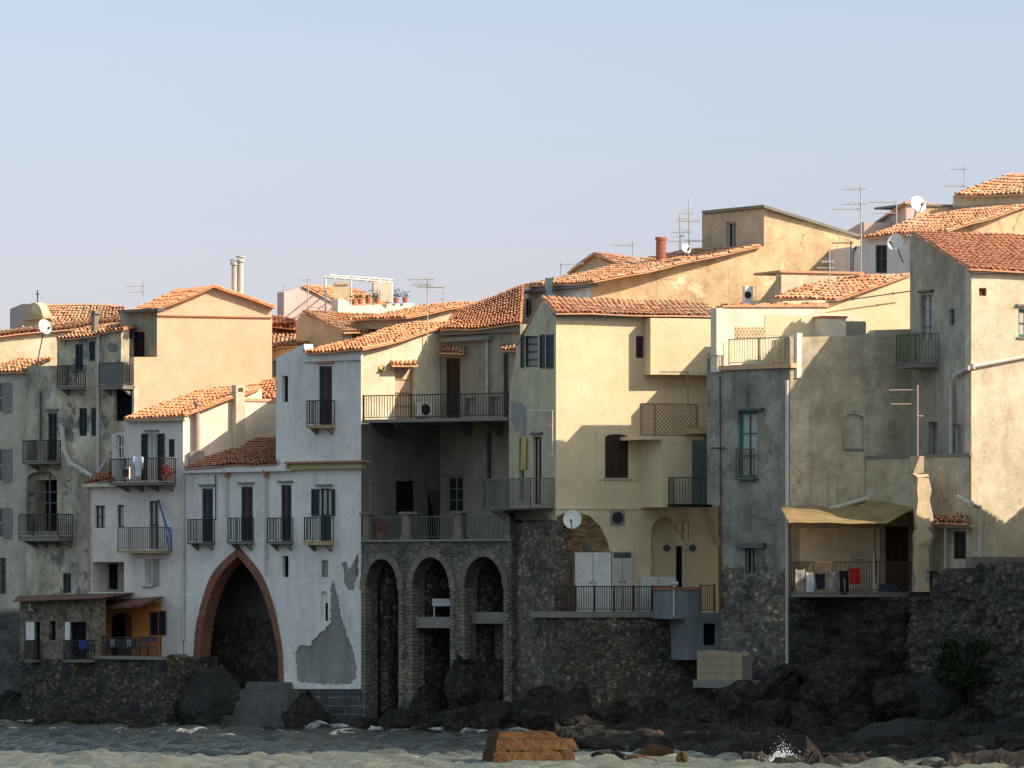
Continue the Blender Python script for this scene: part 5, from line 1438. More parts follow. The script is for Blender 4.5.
eL, eR = Wc.at(348, 321, .3), Wc.at(406, 317, .3); vr = Wc2.at(486, 302, .1); tile_roof(h, eL, eR, vr, eL+(vr-eR)*1.0, M['tile_new'])

# off-frame continuation of the waterfront to the right (its roofs shade the lower walls and the rocks)
for i, (x, y, w, d, hh) in enumerate(((1095, 214, 10, 12.5, 13.2), (1130, 196, 12, 15, 12.6), (1260, 221, 9, 16, 14.0))):
    q = P(x, HZ, y); h = thing('waterfront_house', ['cream waterfront house just outside the right edge beyond the corner house', 'long plastered waterfront house outside the right edge nearest the viewer', 'second row house outside the right edge'][i], 'house', (q.x+w/2, y, 0))
    f = Facade(h, Wall(x, y, x+w*F/y, y), [(x, 760), (x, HZ-(hh-6)*F/y), (x+w*F/y, HZ-(hh-6)*F/y), (x+w*F/y, 760)], M['cream_lit'])
    for k in range(3):
        for j in range(2):
            xx = x + (k+.7)*w*F/y/4; yy = 420+j*90; f.win(xx, xx+26, yy, yy+40, 'closed')
    f.finish()
    mb = MB(); X0 = q.x; mb.box(X0, X0+w, y+.4, y+d, -1, hh-.3); mb.build('body', M['cream_lit'], h)
    tile_roof(h, (X0-.3, y-.3, hh-.1), (X0+w+.3, y-.3, hh-.1), (X0+w+.3, y+d/2, hh+1.0), (X0-.3, y+d/2, hh+1.0), M['tile_old'])
    tile_roof(h, (X0+w+.3, y+d+.3, hh-.1), (X0-.3, y+d+.3, hh-.1), (X0-.3, y+d/2, hh+1.0), (X0+w+.3, y+d/2, hh+1.0), M['tile_old'])

# =================================================================== terrain, rocks, sea
FAC = [(-120, 268), (-60, 264), (20, 258.6), (97, 255.5), (160, 252.9), (185, 255.3), (290, 250.8), (361, 247.4), (510, 242), (560, 238.8), (700, 240.6), (707, 236.3), (790, 233), (915, 232.6), (1060, 229), (1250, 226)]
fx = [(p-CX)*D/F for p, D in FAC]; fd = [D for p, D in FAC]
def dfac(X): return float(np.interp(X, fx, fd))
def px_of(X, D): return CX + X*F/D
H0 = [(-60, .5), (20, .6), (60, .9), (160, 1.1), (185, .9), (215, 1.6), (235, .9), (292, .4), (361, .3), (395, .8), (440, .9), (500, 1.2), (560, .9), (640, .5), (700, 1.2), (760, 1.7), (850, 1.5), (900, 1.6), (960, 1.2), (1030, 1.2), (1200, 1.0)]
WD = [(-60, 2.0), (20, 2.5), (60, 2.8), (160, 2.6), (300, 2.6), (361, 2.5), (420, 3.6), (500, 4.2), (560, 6), (640, 7), (760, 11), (900, 12), (1030, 9), (1200, 9)]
SH = [(-60, 0), (540, 0), (585, 22), (640, 27), (690, 33), (760, 38), (900, 40), (1200, 42)]
def interp(T, p): return float(np.interp(p, [a for a, b in T], [b for a, b in T]))
def ridge(v, o=5):
    s, a, t = 0, 1, 0
    for i in range(o):
        q = 1-abs(noise.noise(v)); s += q*q*a; t += a; a *= .5; v = v*2.1+Vector((3.1, 1.7, .3))
    return s/t
def ground_z(X, D):
    p = px_of(X, D); s = dfac(X)-D
    h0, w, sh = interp(H0, p), interp(WD, p), interp(SH, p)
    if s < 0: base = h0 + min(1.2, -s*.25)
    else:
        t = min(1, s/w); t = t*t*(3-2*t); base = h0*(1-t) + t*(-1.1)
    if sh > 1:
        sd_ = max(0, min(1, s/sh)); edge = 1/(1+math.exp((s-sh)*1.3))
        shelf = ((.52 if p < 820 else .30) + .3*max(0, 1-s/10))*edge - 1.1*(1-edge)
        base = max(base, shelf)
    v = Vector((X*.42, D*.30, 2.0)); r = ridge(v)
    am = (.5 + .35*min(1, h0/2.5)) * (1 if s < 6 else .65)
    z = base + (r-.62)*am*2.0 + noise.noise(Vector((X*1.7, D*1.3, 0)))*.18
    z += (noise.cell(Vector((X*.7+noise.noise(Vector((X, D, 5)))*.5, D*.5, 0)))-.5)*.3
    if sh < 1 and s > w+.8: z = min(z, -.4)
    return z
mb = MB(); NX, ND = 300, 290; X0, X1, D0, D1 = -27.0, 30.0, 186.0, 263.0
idx = {}
Z = np.zeros((ND+1, NX+1))
for j in range(ND+1):
    D = D0+(D1-D0)*j/ND
    for i in range(NX+1): Z[j, i] = ground_z(X0+(X1-X0)*i/NX, D)
for j in range(ND):
    for i in range(NX):
        if max(Z[j, i], Z[j+1, i], Z[j, i+1], Z[j+1, i+1]) < -.7: continue
        f4 = []
        for a, b in ((j, i), (j, i+1), (j+1, i+1), (j+1, i)):
            if (a, b) not in idx:
                idx[(a, b)] = len(mb.v); mb.v.append((X0+(X1-X0)*b/NX, D0+(D1-D0)*a/ND, Z[a, b]))
            f4.append(idx[(a, b)])
        mb.f.append(tuple(f4)); mb.t.append(.5)
def rock_mat(name, a, b, c, wetz=.45):
    m, nt, bs = newmat(name); v = coords(nt, loc=rloc())
    n1 = noi(nt, v, 1.1, 9, .72, .3); n2 = noi(nt, v, 3.5, 8, .7, .4)
    col = mix(nt, ramp(nt, n1, .38, .62), a, b); col = mix(nt, ramp(nt, n2, .5, .68, 0, .7), col, c)
    nt.links.new(col, bs.inputs['Base Color'])
    nt.links.new(ramp(nt, n1, .3, .7, .65, .95), bs.inputs['Roughness']); bs.inputs['Specular IOR Level'].default_value = .10
    vo = nd(nt, 'ShaderNodeTexVoronoi', feature='DISTANCE_TO_EDGE'); vo.inputs['Scale'].default_value = 1.1; nt.links.new(v, vo.inputs['Vector'])
    ad = nd(nt, 'ShaderNodeMath', operation='MULTIPLY_ADD'); nt.links.new(ramp(nt, vo.outputs[0], 0, .10), ad.inputs[0]); ad.inputs[1].default_value = .35; nt.links.new(n2, ad.inputs[2])
    bump(nt, bs, ad.outputs[0], 1.0, .14); return m
M['rock'] = rock_mat('wet_rock', (.008, .009, .010), (.034, .031, .027), (.10, .085, .055))
M['rock_warm'] = rock_mat('ochre_rock', (.065, .033, .013), (.095, .052, .021), (.025, .016, .011))
M['rock_ledge'] = rock_mat('ledge_rock', (.03, .033, .033), (.05, .048, .042), (.02, .022, .025))
o = mb.build('rocky_shore', M['rock'], None, False); tag(o, kind='structure')

def boulder(px, py, D, rx, ry, rz, seed, mat, label, flat=1.0, group='boulders at the foot of the walls'):
    c = P(px, py, D); bm = bmesh.new(); bmesh.ops.create_icosphere(bm, subdivisions=4, radius=1)
    rnd = random.Random(seed); pl = []
    for i in range(9):
        n = Vector((rnd.uniform(-1, 1), rnd.uniform(-1, 1), rnd.uniform(-.6, 1))).normalized(); pl.append((n, rnd.uniform(.62, .9)))
    for v in bm.verts:
        for n, d in pl:
            e = v.co.dot(n) - d
            if e > 0: v.co -= n*e*.92
        q = v.co*1.6 + Vector((seed*3.1, 0, 0))
        v.co *= 1 + noise.fractal(q, .7, 2.1, 5)*.13
        v.co = Vector((v.co.x*rx, v.co.y*ry, v.co.z*rz))
    me = bpy.data.meshes.new('boulder'); bm.to_mesh(me); bm.free(); me.materials.append(mat)
    o = bpy.data.objects.new('boulder', me); COL.objects.link(o); o.location = c
    o.rotation_euler = (rnd.uniform(-.2, .2), rnd.uniform(-.2, .2), rnd.uniform(-.5, .5))
    tag(o, label, 'boulder', group)
    return o
BL = [(848, 690, 230.8, 2.4, 1.8, 1.9, 1, 'rock', 'huge bluish-black boulder below the laundry balcony'),
      (752, 712, 231.6, 1.5, 1.3, 1.2, 2, 'rock', 'rounded dark boulder right of the concrete shelf'),
      (700, 725, 233, 1.6, 1.3, 1.3, 3, 'rock', 'dark boulder directly under the reed-screened box'),
      (780, 705, 231.2, 1.3, 1.2, 1.6, 4, 'rock', 'upright dark boulder under the bent drainpipe end'),
      (655, 722, 235, 1.3, 1.1, 1.0, 5, 'rock', 'dark boulder at the foot of the rubble sea wall below the white cupboards'),
      (575, 712, 235.6, .7, .8, 1.3, 6, 'rock', 'pale-streaked upright rock at the corner of the rubble terrace'),
      (540, 715, 238.0, 1.2, 1.0, 1.1, 7, 'rock', 'black rock at the foot of the weathered stone corner'),
      (905, 740, 222, 2.3, 1.5, .75, 8, 'rock_ledge', 'flat greyish boulder resting on the low rock shelf'),
      (985, 752, 215, 2.6, 1.6, .6, 9, 'rock_ledge', 'long flat boulder at the lower right corner'),
      (470, 690, 243.5, 1.0, 1.0, 1.5, 10, 'rock', 'tall smooth rock between the second and third arch'),
      (492, 685, 243, .8, .8, 1.3, 11, 'rock', 'rock filling the foot of the third arch'),
      (425, 708, 245.6, .9, .9, 1.1, 12, 'rock', 'brownish rock in the foot of the second arch'),
      (362, 735, 243.8, .7, .6, .8, 13, 'rock', 'small black rock standing in the water before the first arch'),
      (305, 722, 247.5, 1.1, .9, 1.2, 14, 'rock', 'black jagged rock under the dark block plinth'),
      (215, 705, 252.2, 1.5, 1.2, 1.6, 15, 'rock_ledge', 'grey rough rock on the left foot of the pointed arch'),
      (60, 722, 253.5, 1.6, .9, .7, 16, 'rock', 'low black rock under the stone cottage'),
      (130, 722, 250.2, 1.9, .9, .6, 17, 'rock', 'long black rock below the orange porch'),
      (900, 700, 228.2, 1.5, 1.2, 1.2, 18, 'rock', 'rounded grey boulder left of the dark green bush'),
      (935, 705, 227.6, 1.2, 1.1, 1.3, 19, 'rock_ledge', 'upright boulder directly below the dark green bush')]
for a in BL: boulder(*a[:6], a[6], M[a[7]], a[8])
for i, (px, py, D, rx, rz, lb) in enumerate(((655, 755, 206, .75, .35, 'sunlit ochre rock right of the stepped slab'), (640, 762, 202.5, .6, .25, 'small sunlit wet rock in the foam'), (668, 766, 199, .5, .22, 'lowest sunlit rock at the bottom edge of the photo'), (598, 745, 213, 1.0, .35, 'dark rock touching the right end of the stepped slab'), (682, 762, 200.5, .22, .45, 'pointed sunlit rock spike near the splash'), (610, 758, 205, .7, .3, 'dark flat rock between the stepped slab and the foam'), (745, 752, 209, 1.6, .4, 'flat dark rock left of the white splash'), (850, 757, 209, 2.2, .45, 'flat dark rock right of the white splash'))):
    boulder(px, py, D, rx, rx*.8, rz, 40+i, M['rock_warm' if 'sunlit' in lb else 'rock'], lb)
# the heap of wave-worn boulders along the foot of the walls
rb = random.Random(21)
for i in range(34):
    px = rb.choice([rb.uniform(505, 700), rb.uniform(690, 900), rb.uniform(690, 900), rb.uniform(400, 505), rb.uniform(880, 1015)])
    X_ = (px-CX)*235/F; D_ = dfac(X_) - rb.uniform(.6, 5.5 if px > 560 else 2.2); X_ = (px-CX)*D_/F
    z_ = ground_z(X_, D_); r0_ = rb.uniform(.45, 1.0)
    py = HZ - (z_ + r0_*.1 - CZ)*F/D_
    boulder(px, py, D_, r0_*rb.uniform(.9, 1.5), r0_, r0_*rb.uniform(.7, 1.25), 100+i, M['rock'], 'one of the many dark boulders heaped along the waterline', group='dark boulders heaped along the waterline')
# ledge
mb = MB(); WLg = Wall(850, 226.2, 1110, 222)
o = rough_sheet(WLg, 850, 1110, lambda x: 733-(x-850)*.085 + 2*math.sin(x*.11), 760, 130, 14, .18, M['rock_ledge'], 'rock_ledge', .6, 5.0)
tag(o, kind='structure')
# stepped sandstone slab, sunlit
t = thing('stepped_rock', 'sunlit ochre stepped rock slab standing in the water at the bottom centre', 'rock', P(530, 766, 200))
WQ1 = Wall(488, 199.6, 575, 200.9)
for i, (x0, x1, y0, y1, n1) in enumerate(((499, 553, 731.5, 738.5, -.25), (497, 574, 738.5, 750, .05), (494, 572, 750, 768.5, .3))):
    bm = MB(); u0, u1, z0, z1 = WQ1.rect(x0, x1, y0, y1, n1); nx, nz = 44, 6
    def g(a, b, side):
        u = u0+(u1-u0)*a - (1-b)*.12*(1-2*a); z = z0+(z1-z0)*b
        d = noise.fractal(Vector((u*1.4, z*3, i)), .7, 2.1, 5)*.10
        return u, z, d
    k = len(bm.v)
    for j in range(nz+1):
        for q in range(nx+1):
            u, z, d = g(q/nx, j/nz, 0); bm.v.append(tuple(WQ1.p(u, z-.03*(j == nz)*abs(math.sin(q*.9)), n1+d+(1-j/nz)*.2)))
    for j in range(nz):
        for q in range(nx):
            w = k+j*(nx+1)+q; bm.f.append((w, w+1, w+nx+2, w+nx+1)); bm.t.append(.5)
    k2 = len(bm.v); DP = .9
    for q in range(nx+1):
        v = Vector(bm.v[k+nz*(nx+1)+q]); bm.v.append((v.x - WQ1.n.x*DP, v.y-WQ1.n.y*DP, v.z+.02))
    for q in range(nx): w = k+nz*(nx+1)+q; bm.f.append((w, w+1, k2+q+1, k2+q)); bm.t.append(.5)
    for e, rv in ((0, 1), (nx, 0)):
        for j in range(nz):
            a, b = Vector(bm.v[k+j*(nx+1)+e]), Vector(bm.v[k+(j+1)*(nx+1)+e]); bk_ = Vector((-WQ1.n.x*DP, -WQ1.n.y*DP, 0))
            bm.poly([a, b, b+bk_, a+bk_], .5)
    bm.build('stratum', M['rock_warm'], t)

# land behind the waterfront
mb = MB(); g = []
for p, D in FAC: q = P(p, HZ, D); g.append((q.x, q.y+6.0))
g = [(-400, 330), (g[0][0]-2, g[0][1]+6)] + g + [(60, 215), (120, 150), (400, 100)]
for (a, b), (c, d) in zip(g, g[1:]):
    mb.poly([(a, b, 2.5), (c, d, 2.5), (c*1.0, d+30, 8), (a, b+30, 8)], .5); mb.poly([(a, b+30, 8), (c, d+30, 8), (c*6, d+3000, 8), (a*6, b+3000, 8)], .5)
    mb.poly([(a, b, -2), (c, d, -2), (c, d, 2.5), (a, b, 2.5)], .5)
o = mb.build('ground', plain('earth', (.16, .14, .10), .95)); tag(o, kind='structure')

# sea
m, nt, bs = newmat('sea_water')
v = coords(nt); 
nn = noi(nt, coords(nt, scale=(.35, 1.0, 1)), .5, 6, .6, .6)
fo = noi(nt, coords(nt, scale=(.6, 1.4, 1)), 1.2, 9, .75, 1.0)
at = nd(nt, 'ShaderNodeAttribute', attribute_name='foam')
fm = nd(nt, 'ShaderNodeMath', operation='ADD'); nt.links.new(at.outputs['Fac'], fm.inputs[0]); nt.links.new(fo, fm.inputs[1])
base = mix(nt, ramp(nt, nn, .35, .65), (.008, .014, .018), (.022, .028, .027))
at2 = nd(nt, 'ShaderNodeAttribute', attribute_name='lit_turbid')  # near strip of murky water, its sunlight painted into the colour
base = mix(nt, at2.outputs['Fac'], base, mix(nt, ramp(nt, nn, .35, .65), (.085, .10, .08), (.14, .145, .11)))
nt.links.new(mix(nt, ramp(nt, fm.outputs[0], .72, .92, 0, .85), base, (.62, .62, .58)), bs.inputs['Base Color'])
nt.links.new(ramp(nt, fm.outputs[0], .72, .92, .12, .8), bs.inputs['Roughness']); bs.inputs['Specular IOR Level'].default_value = .27
rp = noi(nt, coords(nt, scale=(1, 1.6, 1)), 2.6, 6, .65, .3)
bump(nt, bs, rp, .8, .12)
xs = np.concatenate([[-3000, -400, -80, -40], np.arange(-30, 34, .16), [45, 90, 400, 3000]])
ys = np.concatenate([[-300, 0, 80, 140], np.arange(180, 268, .17), [275, 320, 3200]])
XX, YY = np.meshgrid(xs, ys)
rs = np.random.RandomState(4); ZZ = np.zeros_like(XX)
for k in range(48):
    lam = .45*math.exp(rs.uniform(0, 1.9)); th_ = rs.normal(1.25, .45); am = .011*lam**.8; ph = rs.uniform(0, 6.28)
    w = (XX*math.cos(th_)+YY*math.sin(th_))*2*math.pi/lam + ph + .6*np.sin(XX*.21+k)
    ZZ += am*(np.sin(w) + .3*np.sin(2*w+1.2))
inside = (YY > 178) & (YY < 270) & (np.abs(XX) < 34)
ZZ = ZZ*inside*1.5
# shoaling breaker crests near the left shore
for c0, am in ((243.5, .10), (238.0, .13), (229.0, .08)):
    cc = c0 + 1.2*np.sin(XX*.23+c0) + .5*np.sin(XX*.71)
    ZZ += inside*am*np.exp(-((YY-cc)/.55)**2)*(.55+.45*np.sin(XX*.35+c0*2))
foam = np.clip((ZZ - .15)*1.3, 0, .16)*inside
for c0 in (243.3, 237.7):
    cc = c0 + 1.2*np.sin(XX*.23+c0+.2) + .5*np.sin(XX*.71)
    foam += .16*np.exp(-((YY-cc)/.45)**2)*(.4+.6*np.sin(XX*.5+c0)**2)
df = np.interp(XX, fx, fd)
foam += .24*np.exp(-np.maximum(0, df-3.0-YY)/1.6)*inside
foam += inside*.2*np.exp(-(((XX-2.5)/4.5)**2 + ((YY-204)/2.5)**2))
foam += inside*.25*np.exp(-(((XX-8.6)/1.6)**2 + ((YY-201)/2.5)**2))
lit_turb = inside*np.clip((210.0 + 1.6*np.sin(XX*.3+1) + .8*np.sin(XX*.83) - YY)/2.5, 0, 1)  # mask of the painted sunlit strip, wavy along its far edge
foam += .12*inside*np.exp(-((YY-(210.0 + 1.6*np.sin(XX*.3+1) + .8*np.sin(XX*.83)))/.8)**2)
ny_, nx_ = XX.shape
me = bpy.data.meshes.new('sea'); vv = np.stack([XX, YY, ZZ], -1).reshape(-1, 3)
ii = np.arange(ny_*nx_).reshape(ny_, nx_)
ff = np.stack([ii[:-1, :-1], ii[:-1, 1:], ii[1:, 1:], ii[1:, :-1]], -1).reshape(-1, 4)
me.from_pydata(vv.tolist(), [], ff.tolist()); a_ = me.attributes.new('foam', 'FLOAT', 'POINT'); a_.data.foreach_set('value', foam.reshape(-1)); a_ = me.attributes.new('lit_turbid', 'FLOAT', 'POINT'); a_.data.foreach_set('value', lit_turb.reshape(-1))
me.polygons.foreach_set('use_smooth', [True]*len(me.polygons)); me.materials.append(m)
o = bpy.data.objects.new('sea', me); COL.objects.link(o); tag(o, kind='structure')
# spray
foamm = plain('white_foam', (.75, .78, .82), .9)
mb = MB(); r_ = random.Random(9)
for cx, cy, D, n_, sx, sy in ((783, 765, 200, 3000, 13, 9), (741, 738, 219, 150, 3, 4), (700, 769, 199, 500, 10, 2), (640, 768, 200, 500, 22, 1.6), (374, 739, 242.5, 260, 7, 2), (235, 731, 247, 300, 14, 1.2), (140, 729, 250, 300, 40, 1)):
    for i in range(n_):
        a = r_.gauss(0, 1); b = abs(r_.gauss(0, 1)); x = cx+a*sx*(.4+.6*r_.random()); y = cy - b*sy*(1-.3*abs(a))*r_.random()*1.3
        c = P(x, y, D+r_.uniform(-.7, .7)); s = r_.uniform(.008, .035)
        pts = [c+Vector((r_.uniform(-s, s), r_.uniform(-s, s), r_.uniform(-s, s))) for _ in range(4)]
        mb.poly([pts[0], pts[1], pts[2]]); mb.poly([pts[0], pts[2], pts[3]]); mb.poly([pts[0], pts[3], pts[1]]); mb.poly([pts[1], pts[3], pts[2]])
o = mb.build('sea_spray', foamm); tag(o, 'white spray thrown up where waves hit the rocks', 'spray', kind='stuff')

# =================================================================== plants
def foliage(px0, px1, py0, py1, D, n, name, label, cat, mat='plant_dark', s=.10, blobs=6, depth=.8, seed=1, ex=None, inside=None):
    r = random.Random(seed); cs = [(r.uniform(px0, px1), r.uniform(py0, py1)) for _ in range(blobs)]
    mb = MB(); k = F/D
    for i in range(n):
        c = r.choice(cs); w = (px1-px0)/blobs*.5+2.6; x = c[0]+r.gauss(0, w*.8); y = c[1]+r.gauss(0, w*.6)
        p = P(x, y, D + r.uniform(-depth, depth*.3)); a = Vector((r.uniform(-1, 1), r.uniform(-1, .2), r.uniform(-.6, 1))).normalized(); b = a.cross(Vector((r.random(), r.random(), r.random()))).normalized()
        l = s*r.uniform(.6, 1.5); mb.poly([p, p+a*l*.5+b*l*.25, p+a*l, p+a*l*.5-b*l*.25])
    return mb
mb = foliage(940, 1000, 645, 688, 227.2, 5200, '', '', '', s=.15, blobs=15, seed=11, depth=.6)
t = thing('bush', 'dark green bush growing on the rubble retaining wall at the right', 'bush', P(968, 690, 228.6))
mb.build('leaves', M['plant'], t)
mb = MB()
for x, y in ((950, 655), (965, 650), (985, 645), (975, 665), (990, 655)): mb.tube([P(968, 688, 227.8), P((x+968)/2, (y+688)/2+2, 227.5), P(x, y, 227.3)], [.04, .03, .015])
mb.build('stems', M['wood'], t)

# =================================================================== loose things
dish('large white dish on a pole in front of the cream wall at the far left', 44.5, 327, 264.8, 8, face=(.55, -.75, .3), mast=P(37.5, 362, 265.2))
dish('white dish beside the tile roof left of the boxy roof room', 686.3, 249, 250.5, 5.3)
dish('white dish on the skyline roof left of the highest house', 918, 204.5, 248, 9, mast=P(912, 226, 249))
dish('white dish on the shaded white wall above the corner house', 895.5, 242, 241.2, 9, face=(-.5, -.8, .3), mast=P(903, 262, 243.2))
dish('white dish hung on the brick alcove of the yellow house', 572.5, 519.5, 239.0, 10, face=(-.15, -.95, .3), mast=WB7.at(572, 528, .02))
o = dish('small yellowed dish on the sunlit gallery wall', 382.5, 368, 248.2, 3.6, mast=WB6.at(380, 366, 0), mat='curtain_yellow')
dish('small dark dish on a post above the lean-to roof', 853.5, 249, 246, 3.4, mast=P(853, 276, 246))

antenna('tall antenna with two short combs rising beside the white dish', 861, 243, 186, 276, [(189, 842, 866, 2.2), (204, 842, 866, 2.2), (209, 831, 861, 0)])
antenna('pole with two horizontal arms left of the skyline dish', 896.5, 246, 201, 230, [(202, 869, 896, 3), (213, 871, 897, 3)])
antenna('antenna on the skyline between the dish and the highest house', 964.5, 256, 164, 196, [(169, 950, 967, 2.0), (186, 943, 966, 3.0)])
antenna('dense antenna mast right of the brick chimney', 689, 253, 199, 254, [(213, 680, 693, 2), (221, 676, 700, 2), (232, 672, 692, 2), (241, 667, 702, 3)])
antenna('thin mast just left of the dense antenna mast', 680, 254, 214, 252, [(218, 676, 686, 2), (236, 673, 684, 2)])
antenna('low double antenna above the small shaded gable', 633, 262, 241, 262, [(245, 610, 634, 3)])
antenna('low antenna at the left end of the ragged tile ridge', 561, 258, 262, 282, [(264, 560, 583, 3), (268, 566, 572, 2)])
antenna('wide comb antenna on a long pole above the orange roof', 427.5, 249.8, 278, 352, [(279.5, 407, 434, 1.6), (285, 412, 433, 1.6), (287, 418, 444, 3)])
antenna('goalpost shaped antenna behind the comb antenna', 443.5, 262, 287, 306, [(287.5, 426, 444, 0), (299, 430, 444, 0)])
antenna('thin antenna pole in front of the lilac gable', 308, 265, 278, 316, [(279, 301, 311, 1.6), (307.5, 308, 328, 0)])
antenna('faint antenna at the left foot of the peach gable roof', 143.5, 268, 281, 298, [(286, 125, 145, 3), (292, 128, 145, 3)])
antenna('thin antenna at the left corner of the lilac house', 284, 273, 285, 345, [(293, 281, 287, 2)])
antenna('thin pole in front of the hut behind the white terrace', 829.5, 240.5, 250, 306, [(262, 822, 834, 2), (268, 817, 834, 0)])
antenna('dark angled antenna post above the tan house roof', 851, 243.5, 241, 276, [(243, 832, 853, 3)], mat='iron')
antenna('rusty pole on the crooked chimney with two long pale rods', 917.5, 229.9, 385, 458, [(390, 889, 918, 0), (404, 891, 912, 0), (416, 917, 923, 0)], mat='pipe_pink', mr=.04)
antenna('pale square-framed antenna in front of the crooked chimney', 935.5, 231.8, 482, 516, [(482.5, 907, 936, 0), (495, 911, 935, 0)])
antenna('antenna beside the narrow pole on the yellow house lattice balcony', 688, 238.8, 371, 405, [(372, 660, 689, 0), (387, 662, 684, 0)], mat='wood')

def ac(label, W, x0, x1, y0, y1, n, nm='air_conditioner'):
    t = thing(nm, label, 'air conditioner', W.at((x0+x1)/2, y1, n))
    mb = MB(); mb.pb(W, x0, x1, y0, y1, n, n+.3); mb.build('casing', M['whitepaint'], t)
    u0, u1, z0, z1 = W.rect(x0, x1, y0, y1, n+.3); c = W.p(u0+(u1-u0)*.36, (z0+z1)/2, n+.3); q = Vector((W.n.x, W.n.y, 0))
    mb = MB(); mb.tube([c, c+q*.02], (z1-z0)*(.38 if 'skyline' not in label and 'roof terrace' not in label else .2), 18); mb.build('fan', M['iron'], t)
ac('white air conditioner unit on the upper gallery floor', WB6, 420.5, 434, 402, 417, .15)
ac('small white air conditioner box behind the roof terrace', Wall(740, 243.0, 770, 243.4), 745, 753, 286, 304, 0)
ac('dark-fanned air conditioner at the left end of the laundry balcony', W3, 124, 129, 467, 479, .4)

def cloth(label, W, x0, x1, y0, y1, n, mat, name, cat='laundry', sleeves=False, trous=False):
    mb = MB(); nx, ny = 12, 12; u0, u1, z0, z1 = W.rect(x0, x1, y0, y1, n); s = random.random()*6
    def pt(a, b, k):
        w = .05*math.sin(a*9+s)*(.2+b) + .02*math.sin(b*7+s)
        pin = 1-.06*b
        return W.p((u0+u1)/2+((u0+(u1-u0)*a)-(u0+u1)/2)*pin, z1+(z0-z1)*b - .04*math.sin(a*3.14)*(1-b), n+w-.008*k)
    for k in (0, 1):
        base = len(mb.v)
        for j in range(ny+1):
            for i in range(nx+1): mb.v.append(tuple(pt(i/nx, j/ny, k)))
        for j in range(ny):
            for i in range(nx):
                if trous and j > 3 and i in (5, 6): continue
                q = base+j*(nx+1)+i; mb.f.append((q, q+nx+1, q+nx+2, q+1)); mb.t.append(.5)
    if sleeves:
        for e, d in ((u0, -1), (u1, 1)):
            mb.hexa([W.p(e+d*.05, z1-.55, n-.02), W.p(e-d*.02, z1-.55, n-.02), W.p(e-d*.02, z1-.55, n+.02), W.p(e+d*.05, z1-.55, n+.02), W.p(e+d*.07, z1-.06, n-.02), W.p(e-d*.05, z1-.02, n-.02), W.p(e-d*.05, z1-.02, n+.02), W.p(e+d*.07, z1-.06, n+.02)])
    o = mb.build(name, M[mat], None, True); return tag(o, label, cat, 'laundry hung out to dry')
M['c_red'] = plain('cloth_red', (.42, .015, .02), .9); M['c_navy'] = plain('cloth_navy', (.012, .014, .03), .9); M['c_white'] = plain('cloth_white', (.55, .57, .62), .9)
M['c_grey'] = plain('cloth_patterned', (.22, .20, .19), .9, var=.5); M['c_black'] = plain('cloth_black', (.008, .008, .012), .9)
cloth('white shirt drying on the upper balcony of the pinkish house', W3, 134, 142, 456, 476, 1.06, 'c_white', 'shirt', sleeves=True)
n_ = 2.26
cloth('pale patterned towel at the left end of the awning balcony', W10, 795, 805, 569, 591, n_, 'c_grey', 'towel')
cloth('white towel hanging second from the left on the awning balcony', W10, 806.5, 814, 572, 592, n_, 'c_white', 'towel')
cloth('navy shirt hanging between the white towel and the patterned cloth', W10, 815.5, 825, 573, 589, n_, 'c_navy', 'shirt')
cloth('grey patterned cloth in the middle of the laundry line', W10, 826.5, 838, 572, 591, n_, 'c_grey', 'towel')
cloth('long black trousers hanging left of the red shirt', W10, 839.5, 849, 570, 594, n_, 'c_black', 'trousers', trous=True)
cloth('bright red shirt on the awning balcony railing', W10, 849.5, 860.5, 567.5, 584, n_, 'c_red', 'shirt')
# easel-like chair and box on that balcony
t = thing('folding_chair', 'pale folding chair leaning on the wall behind the laundry', 'chair', W10.at(857, 591, .4))
mb = MB(); 
for x in (850, 864): mb.tube([W10.at(x, 591, .45), W10.at(x+1, 553, .15)], .02)
mb.build('frame', M['frame_pale'], t)
mb = MB(); mb.pb(W10, 850.5, 864.5, 552, 559, .14, .17); mb.build('backrest', M['frame_pale'], t)
mb = MB(); mb.pb(W10, 850.5, 864.5, 574, 576, .2, .5); mb.build('seat', M['frame_pale'], t)
mb = MB(); a = W10.at(888, 591, .7); mb.box(a.x-.35, a.x+.35, a.y-.2, a.y+.2, a.z, a.z+.24); mb.box(a.x-.37, a.x+.37, a.y-.22, a.y+.22, a.z+.24, a.z+.27)
o = mb.build('storage_box', plain('plastic_blue', (.02, .05, .18), .5)); tag(o, 'blue plastic box on the awning balcony in front of the brown door', 'box')

def pot(label, c, s=.13, flower=None, grp=None):
    t = thing('potted_plant', label, 'potted plant', c, grp)
    mb = MB(); mb.tube([c, c+Vector((0, 0, s*1.5)), c+Vector((0, 0, s*1.9))], [s*.7, s, s*1.12], 12); mb.build('pot', M['terracotta'], t)
    mb = MB(); r = random.Random(int(c.x*50))
    for i in range(70):
        p = c + Vector((r.gauss(0, s*.8), r.gauss(0, s*.6), s*1.9+abs(r.gauss(0, s*1.2)))); a = Vector((r.uniform(-1, 1), r.uniform(-1, 1), r.random())).normalized(); b = a.cross(Vector((.3, .2, 1))).normalized(); l = s*.8
        mb.poly([p, p+a*l*.5+b*l*.3, p+a*l, p+a*l*.5-b*l*.3])
    mb.build('foliage', flower or M['plant'], t)
PL = ['first pot from the left on the white roof terrace wall', 'second pot from the left on the white roof terrace wall', 'third pot from the left on the white roof terrace wall', 'fourth pot from the left on the white roof terrace wall', 'fifth pot from the left on the white roof terrace wall', 'sixth pot from the left, beside the pergola screen post', 'last pot at the right end of the white roof terrace wall']
for i, x in enumerate((354, 360, 368, 377, 387, 396, 405)): pot(PL[i], P(x, 304.5-i*.3, 267.6+i*.25), .12, grp='pots on the roof terrace')
